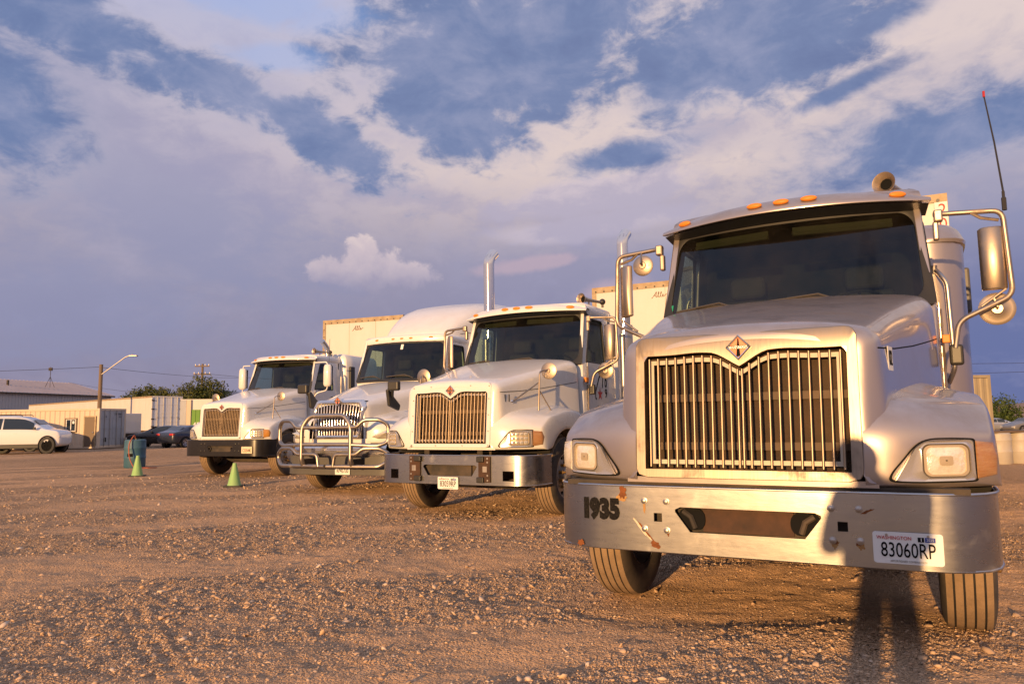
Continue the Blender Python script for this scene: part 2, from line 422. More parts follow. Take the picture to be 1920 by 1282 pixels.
def inst(o, parent, mtx=None, name=None):
    c = o.copy(); COL.objects.link(c); c.parent = parent
    if mtx is not None: c.matrix_local = mtx
    return c
def tag(o, label=None, cat=None, group=None, kind=None):
    if label: o['label'] = label
    if cat: o['category'] = cat
    if group: o['group'] = group
    if kind: o['kind'] = kind
    return o
def empty(name, loc=(0, 0, 0), rz=0.0, label=None, cat=None, group=None):
    o = bpy.data.objects.new(name, None); o.empty_display_size = 0.3; COL.objects.link(o)
    o.location = loc; o.rotation_euler = (0, 0, rz)
    return tag(o, label, cat, group)
def fillet(pts, r, n=5):
    P = [Vector(p) for p in pts]; out = [P[0]]
    for i in range(1, len(P) - 1):
        a, b, c = P[i - 1], P[i], P[i + 1]
        u = (a - b); w = (c - b); rr = min(r, u.length * .49, w.length * .49)
        p0 = b + u.normalized() * rr; p2 = b + w.normalized() * rr
        for k in range(n + 1):
            t = k / n; out.append(p0 * (1 - t) ** 2 + b * 2 * t * (1 - t) + p2 * t * t)
    out.append(P[-1]); return out
def rrect(x0, x1, z0, z1, r, n=4):
    out = []
    for cx, cz, a0 in ((x1 - r, z0 + r, -90), (x1 - r, z1 - r, 0), (x0 + r, z1 - r, 90), (x0 + r, z0 + r, 180)):
        for k in range(n + 1):
            a = math.radians(a0 + 90 * k / n); out.append((cx + r * math.cos(a), cz + r * math.sin(a)))
    return out
FRONT, SIDE, SIDEL = (PI / 2, 0, 0), (PI / 2, 0, PI / 2), (PI / 2, 0, -PI / 2)
LETTERS = []
def letters_to_meshes():
    bpy.context.view_layer.update(); dg = bpy.context.evaluated_depsgraph_get()
    for o in LETTERS:
        me = bpy.data.meshes.new_from_object(o.evaluated_get(dg)); nm = o.name.split('.')[0]; o.name = 'old'
        n = bpy.data.objects.new(nm, me); COL.objects.link(n); n.parent = o.parent; n.matrix_local = o.matrix_local.copy()
        bpy.data.objects.remove(o)
def text(s, loc, size, rot, material, parent, name='lettering', sx=1.0, align='CENTER', bold=0.0, ext=0.0012, shear=0.0):
    cu = bpy.data.curves.new(name, 'FONT'); cu.body = s; cu.size = size; cu.extrude = ext
    cu.align_x = align; cu.align_y = 'CENTER'; cu.offset = bold; cu.shear = shear; cu.resolution_u = 3
    cu.materials.append(material)
    o = bpy.data.objects.new(name, cu); COL.objects.link(o); o.parent = parent
    o.location = loc; o.rotation_euler = rot; o.scale = (sx, 1, 1)
    LETTERS.append(o)
    return o
def lerp(a, b, t): return a + (b - a) * t
def sstep(a, b, x):
    t = min(max((x - a) / (b - a), 0), 1); return t * t * (3 - 2 * t)

# ------------------------------------------------------------------ truck pieces (x right, y back, z up; bumper face at y = 0)
def yf(x):                       # plan curve of the front face
    x = abs(x); return 0.85 * max(0, x - .6) ** 2
def make_wheel(parent, name, x, y, side, steer=True, r=.50, w=.235, label=None):
    g = empty(name); g.parent = parent
    g.matrix_local = T(x, y, r) @ RY(PI / 2 * side) # local z points outboard
    if label: g['label'] = label
    hw = w / 2
    prof = []
    gr = [-.072, -.024, .024, .072]
    tread = [(r - .012, -hw * .93)]
    for q in gr: tread += [(r - .001, q - .0055), (r - .011, q - .0045), (r - .011, q + .0045), (r - .001, q + .0055)]
    tread += [(r - .012, hw * .93)]
    b = MB(); b.lathe(tread, n=56); tr = b.build('tread', M['tread'], g, smooth=30)
    b = MB()
    for q in gr: b.lathe([(r - .0075, q - .0046), (r - .0075, q + .0046)], n=56)
    b.build('tread_groove', M['rubber'], tr)['kind'] = 'stuff'
    sw = MB()
    for s_ in (-1, 1):
        sw.lathe([(r - .012, s_ * hw * .93), (r - .03, s_ * hw * 1.05), (r - .09, s_ * hw * 1.16), (r - .16, s_ * hw * 1.14), (r - .20, s_ * hw * .98), (.285, s_ * hw * .9)], n=40)
    sw.build('sidewall', M['tyreside'], g, smooth=50)
    rm = MB()
    if steer: rm.lathe([(.29, -hw), (.292, hw * .92), (.275, hw * .90), (.262, hw * .55), (.25, hw * .30), (.21, hw * .42), (.165, hw * .52), (.115, hw * .55), (.112, hw * 1.05), (.09, hw * 1.15), (.001, hw * 1.15)], n=36)
    else: rm.lathe([(.29, -hw), (.292, hw * .92), (.275, hw * .90), (.26, -hw * .1), (.22, -hw * .55), (.13, -hw * .6), (.11, hw * .3), (.001, hw * .35)], n=30)
    rim = rm.build('rim', M['rim'], g, smooth=40)
    hb = MB()
    for k in range(8):
        a = 2 * PI * k / 8; hb.cyl(.026, .004, T(.222 * math.cos(a), .222 * math.sin(a), hw * .40) @ Matrix.Identity(4), 10)
    if steer: hb.build('hand_hole', M['ink'], rim)['kind'] = 'stuff'
    lg = MB()
    for k in range(10):
        a = 2 * PI * k / 10
        lg.lathe([(.020, 0), (.021, .05), (.024, .055), (.020, .062), (.014, .066), (.014, .095), (.001, .10)] if steer else [(.018, 0), (.018, .03), (.001, .035)], T(.1675 * math.cos(a), .1675 * math.sin(a), hw * (.72 if steer else .5)), 8)
    lg.build('lug_nut', M['brass'] if steer else M['frame'], rim, smooth=40)['kind'] = 'stuff'
    return g

def hood_section(y, w, zt, r, zb, crown=.05, n=5):
    """half outline centre top -> side bottom"""
    h = [(0, zt), (w * .30, zt - crown * .10), (w * .55, zt - crown * .32), (w - r - .05, zt - crown * .75)]
    for k in range(n + 1):
        a = PI / 2 * (1 - k / n); h.append((w - r + r * math.cos(a), zt - crown - r + r * math.sin(a)))
    zs = zt - crown - r
    for k in (1, 2, 3): h.append((w + .012 * k, lerp(zs, zb, k / 3)))
    return [(-x, y, z) for x, z in h[:0:-1]] + [(x, y, z) for x, z in h]

def build_hood(tr, paint, st=None, front=None):
    st = st or [(.055, .655, 1.715, .09), (.075, .68, 1.74, .10), (.12, .70, 1.757, .12), (.22, .712, 1.785, .13), (.5, .752, 1.845, .14), (.9, .832, 1.935, .14), (1.3, .91, 2.028, .135), (1.65, .968, 2.105, .13), (1.80, .988, 2.128, .13), (1.84, .99, 2.11, .12)]
    rows = [hood_section(y, w, z, r, 1.0 if y > .06 else .89, .05) for y, w, z, r in st]
    # nose: from the grille surround edge out to the first section
    n = len(rows[0]); first = rows[0]; fw_ = max(p[0] for p in first)
    xo, zo, rb = front or (.585, 1.66, .07)
    inner = []
    for x, y, z in first:                    # pull the outline in to the surround
        fx = max(-1, min(1, x / fw_)); inner.append((fx * xo, .0 + .055 * (min(z, zo) - .93), min(z - .055 if z > 1.5 else z, zo)))
    mid = [((a[0] + b[0]) / 2 + .012 * (1 if b[0] > 0 else -1 if b[0] < 0 else 0), min(a[1], b[1]) - .0 + .004, (a[2] + b[2]) / 2 + (.01 if b[2] > 1.6 else 0)) for a, b in zip(inner, first)]
    b = MB(); b.loft([inner, mid] + rows)
    o = b.build('hood', paint, tr, smooth=180, sub=1)
    return o

def fender_profile(x, top=0.0):
    k = min(max((x - .62) / (1.18 - .62), 0), 1); f = yf(x)
    e = min(max((x - .72) / .46, 0), 1)
    return [(f + .03, .872), (f + .004, .885), (f, .93), (f, 1.07), (f + .008, 1.14 - .02 * e), (f + .035, 1.215 - .065 * e), (f + .10 + .05 * e, 1.285 - .075 * e), (f + .26, 1.345 - .07 * e),
            (.62 + .08 * e, 1.405 - .11 * e), (.95, 1.455 - .115 * e), (1.25, 1.49 - .14 * e), (1.55, 1.49 - .18 * e), (1.80, 1.42 - .25 * e), (1.96, 1.15 - .13 * e), (1.985, .86)]
def build_fender(tr, paint, s):
    xs = [.60, .70, .82, .92, 1.0, 1.07, 1.12, 1.155, 1.175]
    rows = [[(s * x, y, z) for y, z in fender_profile(x)] for x in xs]
    p = fender_profile(1.175)
    arch = [(.40, .862), (.42, .858), (.455, .862)]
    for k in range(10):
        a = math.radians(144 - 108 * k / 9); arch.append((1.03 + .60 * math.cos(a), .50 + .60 * math.sin(a)))
    arch += [(1.75, .862), (1.96, .86)]
    assert len(arch) == len(p)
    side1 = [(s * 1.196, lerp(a[0], b[0], .22), lerp(a[1], b[1], .22)) for a, b in zip(p, arch)]
    side2 = [(s * 1.205, lerp(a[0], b[0], .6), lerp(a[1], b[1], .6)) for a, b in zip(p, arch)]
    side3 = [(s * 1.205, y, z) for y, z in arch]
    lip = [(s * 1.15, y, z + .01) for y, z in arch]
    b = MB(); b.loft(rows + [side1, side2, side3, lip])
    o = b.build('fender', paint, tr, smooth=180, sub=2)
    w = MB()
    ar = []
    for k in range(13):
        a = math.radians(150 - 120 * k / 12); ar.append((1.03 + .615 * math.cos(a), .50 + .615 * math.sin(a)))
    w.loft([[(s * x, y, z) for y, z in ar] for x in (.55, 1.17)])
    w.build('wheel_well', M['black'], o, smooth=60)
    return o

def opening_loop(inset=0.0, notch=True, hw_t=.546, hw_b=.541, zb=.945, zt=1.592, n=18, r=.03):
    """grille opening: bottom, right, top with the dip under the badge, left"""
    hw_t -= inset; hw_b -= inset; zb += inset; zt -= inset
    def topz(x):
        a = abs(x)
        z = zt + .008 * math.exp(-((a - .24) / .10) ** 2)
        return z - (.085 * (1 - sstep(-.06, .165, a)) * 1.13 if notch else 0)
    pts = []
    for k in range(n): pts.append((lerp(-hw_b, hw_b, k / n), zb))
    for k in range(n): t = k / n; pts.append((lerp(hw_b, hw_t, t), lerp(zb, topz(hw_t), t)))
    for k in range(2 * n): x = lerp(hw_t, -hw_t, k / (2 * n)); pts.append((x, topz(x)))
    for k in range(n): t = k / n; pts.append((lerp(-hw_t, -hw_b, t), lerp(topz(hw_t), zb, t)))
    return pts, topz
def yg(z): return .0 + .075 * (z - .93)          # the grille leans back
def build_grille(tr, surround, rivets=False, nb=10, barmat='bar'):
    inn, topz = opening_loop()
    n = 18
    xo, zo0, zo1, rr = .597, .897, 1.70, .055
    out = []
    def corner(px, pz):
        return px, pz
    loop = []
    for k in range(n): loop.append((lerp(-xo, xo, k / n), zo0))
    for k in range(n): loop.append((xo, lerp(zo0, zo1, k / n)))
    for k in range(2 * n): loop.append((lerp(xo, -xo, k / (2 * n)), zo1))
    for k in range(n): loop.append((-xo, lerp(zo1, zo0, k / n)))
    def rnd(p):
        x, z = p; cx = math.copysign(xo - rr, x); cz = zo0 + rr if z < 1.3 else zo1 - rr
        if abs(x) > xo - rr and (z < zo0 + rr or z > zo1 - rr):
            d = Vector((x - cx, z - cz)); d = d.normalized() * rr; return (cx + d.x, cz + d.y)
        return p
    loop = [rnd(p) for p in loop]
    b = MB()
    off = -.012
    b.loft([[(x, yg(z) + .02, z) for x, z in loop], [(x, yg(z) + off + .004, z) for x, z in loop], [(lerp(x, i[0], .06), yg(z) + off, lerp(z, i[1], .06)) for (x, z), i in zip(loop, inn)],
            [(x, yg(z) + off, z) for x, z in inn], [(x, yg(z) + .05, z) for x, z in inn]], cu=True)
    gs = b.build('grille_surround', surround, tr, smooth=35)
    if rivets:
        rv = MB()
        for x, z in [(-.57, 1.66), (-.3, 1.67), (.3, 1.67), (.57, 1.66), (-.57, 1.3), (.57, 1.3), (-.57, .925), (-.2, .921), (.2, .921), (.57, .925), (-.57, 1.5), (.57, 1.1), (-.57, 1.1), (.57, 1.5)]:
            rv.cyl(.008, .006, T(x, yg(z) + off, z) @ RX(PI / 2), 8)
        rv.build('rivet', M['steel'], gs)
    fr, _ = opening_loop(.028, notch=True)
    fm = MB(); f2 = [(x, yg(z) + .020, z) for x, z in fr]
    fi, _ = opening_loop(.052, notch=True)
    fm.loft([[(x, yg(z) + .022, z) for x, z in fr], [(x, yg(z) + .014, z) for x, z in fr], [(x, yg(z) + .014, z) for x, z in fi], [(x, yg(z) + .03, z) for x, z in fi]], cu=True)
    fm.build('grille_frame', M['cream'] if surround is M['bezel'] else M['steel'], tr)
    bar = None
    for k in range(-nb, nb + 1):
        x = .0515 * k * 10 / nb
        z0, z1 = .958, topz(x) - .018
        for dx in ((-.012, .012) if k == 0 else (0,)):
            b = MB(); b.tube([(x * .99 + dx, yg(z0) - .004, z0), (x + dx, yg(z1) - .004, z1)], .0068, 8)
            b.build('grille_bar', M[barmat], tr, smooth=60)
    rd = MB(); rd.box(-.56, .56, .13, .16, .92, 1.62)
    core = rd.build('radiator', M['radiator'], tr)
    rb = MB()
    for z in (1.07, 1.345): rb.box(-.55, .55, .115, .129, z - .022, z + .022)
    rb.build('radiator_band', M['radband'], core)
    sh = MB()
    for s_ in (-1, 1): sh.box(s_ * .575 - .008, s_ * .575 + .008, .075, .16, .90, 1.64)
    sh.box(-.57, .57, .03, .16, .90, .915); sh.build('radiator_shroud', M['black'], tr)

def build_emblem(tr, y=None, z=1.615, s=1.0, lettered=True):
    g = empty('emblem'); g.parent = tr; y = yg(z) - .02 if y is None else y
    g.matrix_local = T(0, y, z) @ RX(-.075)
    h, w = .073 * s, .070 * s
    b = MB()
    def dia(k, yy): return [(0, yy, h * k), (w * k, yy, 0), (0, yy, -h * k), (-w * k, yy, 0)]
    b.loft([dia(1, .012), dia(1.0, -.004), dia(.90, -.012), dia(.80, -.010), dia(.76, -.002)], cu=True)
    b.build('emblem_rim', M['chrome'], g)
    b = MB(); b.add(dia(.78, -.003), [(0, 1, 2, 3)]); b.build('emblem_plate', M['emb_red'], g)
    b = MB(); b.add([(-w * .16, -.005, -h * .70), (w * .16, -.005, -h * .70), (w * .045, -.005, h * .68), (-w * .045, -.005, h * .68)], [(0, 1, 2, 3)]); b.build('emblem_bar', M['ink'], g)
    b = MB(); b.box(-w * .80, w * .80, -.009, -.004, -h * .10, h * .10); b.build('emblem_band', M['bare_emb'], g)
    if lettered: text('INTERNATIONAL', (0, -.0105, 0), .021 * s, FRONT, M['ink'], g, sx=.78, bold=.0004)

def headlight(tr, s, style='sealed', amber='amber_dull', amber_on=True):
    g = empty('headlight'); g.parent = tr
    def pt(x, z, d): return (s * x, yf(x) - d, z)
    # outline of the chrome surround, pointed at the inner end
    outl = [(.716, .906), (.80, .902), (.93, .902), (1.06, .904), (1.088, .906), (1.088, .94), (1.086, 1.0), (1.086, 1.07), (1.086, 1.104), (1.05, 1.107), (.98, 1.110), (.885, 1.108), (.83, 1.075), (.78, 1.01), (.725, .945)]
    for _ in range(2):              # round the outline off
        o2 = []
        for i in range(len(outl)):
            a, b_ = outl[i], outl[(i + 1) % len(outl)]
            o2 += [(lerp(a[0], b_[0], .25), lerp(a[1], b_[1], .25)), (lerp(a[0], b_[0], .75), lerp(a[1], b_[1], .75))]
        outl = o2
    def dens(p):
        return list(p)
        o = []
        for i in range(len(p)):
            a, b = p[i], p[(i + 1) % len(p)]
            for k in range(3): o.append((lerp(a[0], b[0], k / 3), lerp(a[1], b[1], k / 3)))
        return o
    L = dens(outl); cx, cz = .95, 1.005
    def sc(p, k, cx=cx, cz=cz): return [(cx + (x - cx) * k, cz + (z - cz) * k) for x, z in p]
    b = MB(); b.loft([[pt(x, z, -.02) for x, z in sc(L, 1.06)], [pt(x, z, .006) for x, z in sc(L, 1.06)], [pt(x, z, .006) for x, z in L]], cu=True); b.build('gasket', M['ink'], g, smooth=40)
    # lamp rectangle
    LR = rrect(.862, 1.060, .928, 1.082, .035, 4); N = len(LR)
    # surround resampled by angle to the lamp loop
    def resample(poly, ref, c):
        out = []
        for x, z in ref:
            d = Vector((x - c[0], z - c[1])); best = None
            for i in range(len(poly)):
                a, e = Vector(poly[i]) - Vector(c), Vector(poly[(i + 1) % len(poly)]) - Vector(poly[i])
                den = d.x * e.y - d.y * e.x
                if abs(den) < 1e-9: continue
                t = (a.x * e.y - a.y * e.x) / den; u = (a.x * d.y - a.y * d.x) / den
                if t > 0 and -1e-6 <= u <= 1 + 1e-6 and (best is None or t < best): best = t
            out.append((c[0] + d.x * (best or 1), c[1] + d.y * (best or 1)))
        return out
    c = (.961, 1.005)
    OR = rrect(.735, 1.083, .906, 1.104, .02, 9)
    ref = rrect(.862, 1.060, .928, 1.082, .035, 9); outer = resample(outl, ref, c)
    b = MB(); b.loft([[pt(x, z, .004) for x, z in outer], [pt(x, z, .022) for x, z in sc(outer, .97, *c)], [pt(x, z, .018) for x, z in [(lerp(o[0], r[0], .55), lerp(o[1], r[1], .55)) for o, r in zip(outer, ref)]], [pt(x, z, .024) for x, z in sc(ref, 1.07, *c)], [pt(x, z, .008) for x, z in ref]], cu=True)
    b.build('lamp_bezel', M['lampchrome'], g, smooth=50)
    ring = sc(ref, .99, *c)
    b = MB(); b.loft([[pt(x, z, .010) for x, z in ring], [pt(x, z, .020) for x, z in ring], [pt(x, z, .020) for x, z in sc(ring, .88, *c)], [pt(x, z, .010) for x, z in sc(ring, .87, *c)]], cu=True)
    b.build('retaining_ring', M['lampring'], g, smooth=40)
    lens = sc(ring, .875, *c)
    b = MB()
    rows = [[pt(c[0] + (x - c[0]) * k, c[1] + (z - c[1]) * k, .012 + .012 * (1 - k * k)) for x, z in lens] for k in (1, .8, .55, .3, .05)]
    b.loft(rows, cu=True)
    if style == 'sealed':
        lo = b.build('lens', M['lens'], g, smooth=180)
        b = MB(); b.loft([[pt(c[0] + (x - c[0]) * k, c[1] + (z - c[1]) * k, .0255 + .004 * (1 - k)) for x, z in lens] for k in (.34, .24, .05)], cu=True); b.build('bulb_shield', M['lampring'], lo, smooth=40)
    else:
        b.build('lens', M['mirror'] if False else M['lampring'], g, smooth=180)
        for iz in range(3):
            for ix in range(4):
                x, z = .893 + .045 * ix, .955 + .05 * iz; q = MB(); q.loft([[pt(u, v, d) for u, v in rrect(x - hx, x + hx, z - hz, z + hz, .008, 2)] for hx, hz, d in ((.02, .021, .018), (.018, .019, .028), (.006, .006, .032))], cu=True, cap=True); q.build('led_cell', M['led'], g, smooth=40)
    am = [(1.092, .914), (1.18, .93), (1.188, 1.02), (1.172, 1.088), (1.092, 1.098)]
    b = MB()
    rows = [[pt(x, z, -.02) for x, z in am], [pt(x, z, .010) for x, z in am], [pt(x, z, .020) for x, z in sc(am, .86, 1.14, 1.0)], [pt(x, z, .022) for x, z in sc(am, .3, 1.14, 1.0)]]
    b.loft(rows, cu=True, cap=True)
    b.build('turn_signal', M[amber] if amber_on else M['lens'], g, smooth=40)

def bumper_path(hw=1.19):
    h = [(0, 0), (.3, 0), (.6, 0), (.85, .004), (.97, .018), (1.06, .055), (1.13, .115), (1.175, .20), (1.195, .30), (1.20, .42), (1.20, .52)]
    k_ = .985; h = [(x * k_, y) for x, y in h]
    return [(-x, y) for x, y in h[:0:-1]] + h
def holed_plate(mb, z0, z1, holes, y=0.0, x0=-.6, x1=.6, th=.01):
    pass
def build_bumper(tr, m, z0=.482, z1=.845, slot=True, squares=(), slot_z=(.60, .735), slot_hw=(.382, .30)):
    """formed plate with cut openings: grid of faces left out where the holes are, holes lined"""
    holes = []
    if slot: holes.append(('slot', -slot_hw[0], slot_hw[0], slot_z[0], slot_z[1]))
    for x, z, w, h in squares: holes.append(('sq', x - w / 2, x + w / 2, z - h / 2, z + h / 2))
    xs = sorted(set([round(v, 4) for hh in holes for v in (hh[1], hh[2])] + [-1.2, -.0, 1.2] + ([-slot_hw[1], slot_hw[1]] if slot else [])))
    path = bumper_path()
    arc = [0.0]
    for a, b in zip(path, path[1:]): arc.append(arc[-1] + math.hypot(b[0] - a[0], b[1] - a[1]))
    tot = arc[-1]
    def at(sv):
        for i in range(len(arc) - 1):
            if arc[i + 1] >= sv - 1e-9:
                t = (sv - arc[i]) / (arc[i + 1] - arc[i]); return lerp(path[i][0], path[i + 1][0], t), lerp(path[i][1], path[i + 1][1], t)
        return path[-1]
    us = set(round(a - tot / 2, 4) for a in arc)
    for hh in holes: us.update((round(hh[1], 4), round(hh[2], 4)))
    if slot: us.update((-slot_hw[1], slot_hw[1], -slot_hw[0] + .03, slot_hw[0] - .03))
    us = sorted(us)
    zs = set([z0, z1]);
    for hh in holes: zs.update((round(hh[3], 4), round(hh[4], 4)))
    zs.update(round(lerp(z0, z1, k / 7), 4) for k in range(8)); zs = sorted(zs)
    b = MB(); idx = {}
    def P(u, z, d=0):
        k = (round(u, 4), round(z, 4), d)
        if k not in idx:
            x, y = at(min(max(u + tot / 2, 0), tot)); q = (z - z0) / (z1 - z0); idx[k] = len(b.v); b.v.append((x, y + d + .004 * (q - .3) ** 2, z))
        return idx[k]
    def inside(u, z):
        for hh in holes:
            if hh[1] < u < hh[2] and hh[3] < z < hh[4]: return True
        return False
    for i in range(len(us) - 1):
        for j in range(len(zs) - 1):
            u0, u1, q0, q1 = us[i], us[i + 1], zs[j], zs[j + 1]
            if not inside((u0 + u1) / 2, (q0 + q1) / 2): b.f.append((P(u0, q0), P(u1, q0), P(u1, q1), P(u0, q1))); b.mi.append(0)
    if slot:
        w0, w1 = slot_hw; q0, q1 = slot_z
        for sg in (-1, 1):
            tri = [P(sg * w0, q0), P(sg * w1, q0), P(sg * w0, lerp(q0, q1, .80))]; b.f.append(tuple(tri if sg < 0 else tri[::-1])); b.mi.append(0)
            tri = [P(sg * w0, q1), P(sg * w0, lerp(q0, q1, .90)), P(sg * (w0 - .03), q1)]; b.f.append(tuple(tri if sg < 0 else tri[::-1])); b.mi.append(0)
    o = b.build('bumper', m, tr, smooth=30, solid=.012)
    # rolled top and bottom edges
    e = MB(); pts = [(x, y + .010, z1 - .002) for x, y in path]; e.tube(pts, .010, 8)
    pts = [(x, y + .008, z0 + .002) for x, y in path]; e.tube(pts, .008, 8)
    e.build('bumper_edge', m, o, smooth=60)
    bk = MB(); bk.box(-.55, .55, .07, .16, z0 + .04, z1 - .08); bk.box(-.44, -.36, .08, 1.2, .60, .86); bk.box(.36, .44, .08, 1.2, .60, .86)
    bk.build('bumper_support', M['frame'], tr, bevel=.006)
    return o
def bumper_xy(u): return u, 0.0

def plate(tr, x, y, z, num, top=True, numcol='ink', mt='plate', label=None, rx=0):
    g = MB(); g.prism([(a, b) for a, b in rrect(-.1525, .1525, -.076, .076, .014, 3)], -.002, .002)
    p = g.build('license_plate', M[mt], tr, bevel=.001); p.matrix_local = T(x, y, z) @ RX(rx)
    text(num, (0, -.0032, -.012), .100, FRONT, M[numcol], p, 'plate_number', sx=.66, bold=.0003)
    if top:
        text('WASHINGTON', (-.058, -.0032, .048), .0235, FRONT, M['redink'], p, 'plate_state', sx=.95)
        text('APPORTIONED COMBINATION', (0, -.0032, -.062), .014, FRONT, M['greyink'], p, 'plate_caption', sx=.8)
        b = MB(); b.box(.045, .072, -.0035, -.002, .034, .056); b.build('plate_sticker', M['ink'], p)
        text('1', (.060, -.0042, .045), .022, FRONT, M['paper'], p, 'sticker_number', bold=.0006)
        b = MB(); b.box(.076, .120, -.0035, -.002, .034, .056); b.build('plate_sticker', M['blueink'], p)
        text('2025', (.098, -.0042, .045), .018, FRONT, M['paper'], p, 'sticker_number', sx=.9)
    b = MB()
    for sx_ in (-.09, .09): b.cyl(.006, .004, T(sx_, -.002, .062) @ RX(PI / 2), 8)
    b.build('plate_screw', M['steel'], p)
    return p

# cab glass and shell
def WS(u, v, d=0.0, zb=2.03, zt=2.82):
    """windscreen surface, u -1..1, v 0..1, d metres outward"""
    xb, xt = 1.0, .945
    x = u * lerp(xb, xt, v)
    y = lerp(1.80 + .185 * u * u, 2.10 + .17 * u * u, v)
    z = lerp(zb, zt, v)
    n = Vector((.36 * u, -.92, .34)).normalized()
    return (x + n.x * d, y + n.y * d, z + n.z * d)
def build_cab(tr, paint, sleeper=False, driver=True, visors=True, lining='interior', roof_z=2.99):
    cab = MB()
    def plan(k=0.0, xs=1.03, yr=3.3):
        pts = []
        for i in range(13):
            u = lerp(-1, 1, i / 12); pts.append((u * (xs - k - .02), 1.80 + .2 * u * u + k + .012))
        pts += [(xs - k, 2.10), (xs - k, yr - k), (-(xs - k), yr - k), (-(xs - k), 2.10)]
        return pts
    pl = plan(); pl2 = plan(.02)
    cab.loft([[(x, y, z) for x, y in p] for p, z in ((pl, .92), (pl, 2.0), (pl2, 2.055))], cu=True, cap=True)
    for s in (-1, 1):
        def side(y, z, t=0.0):  # on the leaning side plane
            return (s * (1.01 - .055 * (z - 2.05) / .8 - t), y, z)
        for poly in ([(1.985, 2.03), (2.14, 2.03), (2.42, 2.76), (2.42, 2.86), (2.24, 2.86)], [(2.92, 2.03), (3.30, 2.03), (3.30, 2.86), (2.92, 2.86)], [(2.40, 2.74), (2.94, 2.74), (2.94, 2.86), (2.40, 2.86)]):
            n = len(poly); v = [side(y, z) for y, z in poly] + [side(y, z, .05) for y, z in poly]
            cab.add(v, [tuple(range(n)) if s > 0 else tuple(range(n - 1, -1, -1)), tuple(range(2 * n - 1, n - 1, -1)) if s > 0 else tuple(range(n, 2 * n))] + [(i, i + n, (i + 1) % n + n, (i + 1) % n) for i in range(n)])
    if not sleeper: cab.box(-.97, .97, 3.25, 3.298, 2.04, 2.86)
    c = cab.build('cab', paint, tr, smooth=35, bevel=.008)
    # roof
    def rplan(k, yr=3.30):
        pts = []
        for i in range(13):
            u = lerp(-1, 1, i / 12); pts.append((u * .975 * k, 2.5 + (2.085 + .17 * u * u - 2.5) * k))
        pts += [(.975 * k, 2.5 + (yr - 2.5) * k * .5), (.975 * k, 2.5 + (yr - 2.5) * k), (-.975 * k, 2.5 + (yr - 2.5) * k), (-.975 * k, 2.5 + (yr - 2.5) * k * .5)]
        return pts
    b = MB(); b.loft([[(x, y, z) for x, y in rplan(k)] for k, z in ((.985, 2.80), (1.0, 2.83), (1.0, roof_z - .09), (.985, roof_z - .045), (.94, roof_z - .018), (.7, roof_z), (.02, roof_z + .01))], cu=True)
    b.build('roof', paint, tr, smooth=50)
    b = MB(); b.loft([[(x * .97, y * .98 + .04, 2.785) for x, y in rplan(k)] for k in (1, .02)], cu=True); b.build('headliner', M[lining], tr)
    # windscreen: glass and black rubber seal with rounded corners
    g = MB(); nu, nv = 16, 6
    g.loft([[WS(lerp(-1, 1, i / nu), j / nv) for i in range(nu + 1)] for j in range(nv + 1)])
    wsg = g.build('windscreen', M['ws'], tr, smooth=180)
    def ring(mu, mv, ru, rv, n=6):
        pts = []
        for cu_, cv_, a0 in ((1 - mu - ru, mv + rv, -90), (1 - mu - ru, 1 - mv - rv, 0), (-(1 - mu - ru), 1 - mv - rv, 90), (-(1 - mu - ru), mv + rv, 180)):
            for k in range(n + 1):
                a = math.radians(a0 + 90 * k / n); pts.append((cu_ + ru * math.cos(a), cv_ + rv * math.sin(a)))
        o = []
        for i in range(len(pts)):
            a, e = pts[i], pts[(i + 1) % len(pts)]
            m_ = 10 if abs(a[0] - e[0]) > .8 else 1
            for k in range(m_): o.append((lerp(a[0], e[0], k / m_), lerp(a[1], e[1], k / m_)))
        return o
    r0, r1 = ring(-.012, -.012, .03, .05), ring(.045, .05, .11, .17)
    b = MB(); b.loft([[WS(u, v, -.01) for u, v in r0], [WS(u, v, .012) for u, v in r0], [WS(u, v, .014) for u, v in ring(.03, .035, .11, .17)], [WS(u, v, .003) for u, v in r1]], cu=True)
    b.build('windscreen_seal', M['rubber'], wsg, smooth=50)
    # wipers
    for x0, x1 in ((-.52, -.88), (.22, -.18)):
        u0, u1 = x0 + .02, x1
        b = MB(); b.tube([WS(x0 + .20, .04, .03), WS(x0 + .02, .125, .045), WS(lerp(x0, x1, .5), .105, .04)], .008, 6); b.tube([WS(lerp(x0 + .12, x1, k / 6), .095 + .018 * math.sin(PI * k / 6), .022) for k in range(7)], .010, 6)
        b.build('wiper', M['wiper'], tr)
    # inside
    b = MB(); b.box(-.97, .97, 2.03, 2.32, 1.95, 2.085); b.build('dashboard', M['dash'], tr, bevel=.03)
    for s in (-1, 1):
        st = MB(); st.box(s * .5 - .24, s * .5 + .24, 2.62, 3.1, 1.55, 1.78); st.box(s * .5 - .24, s * .5 + .24, 2.98, 3.14, 1.72, 2.32); seat = st.build('seat', M['fabric'], tr, bevel=.05, seg=3)
        hd = MB(); hd.box(s * .5 - .16, s * .5 + .16, 3.0, 3.12, 2.34, 2.54); hd.build('headrest', M['fabric'], seat, bevel=.05, seg=3)
    if driver:
        b = MB(); c0 = Vector((.50, 2.42, 2.06)); R_ = RX(-.75)
        b.tube([c0 + (R_ @ Vector((.22 * math.cos(2 * PI * k / 24), .22 * math.sin(2 * PI * k / 24), 0))) for k in range(24)], .014, 6, closed=True)
        for a in (.5, 2.6, 4.7): b.tube([c0, c0 + (R_ @ Vector((.21 * math.cos(a), .21 * math.sin(a), 0)))], .012, 6)
        b.build('steering_wheel', M['dash'], tr, smooth=60)
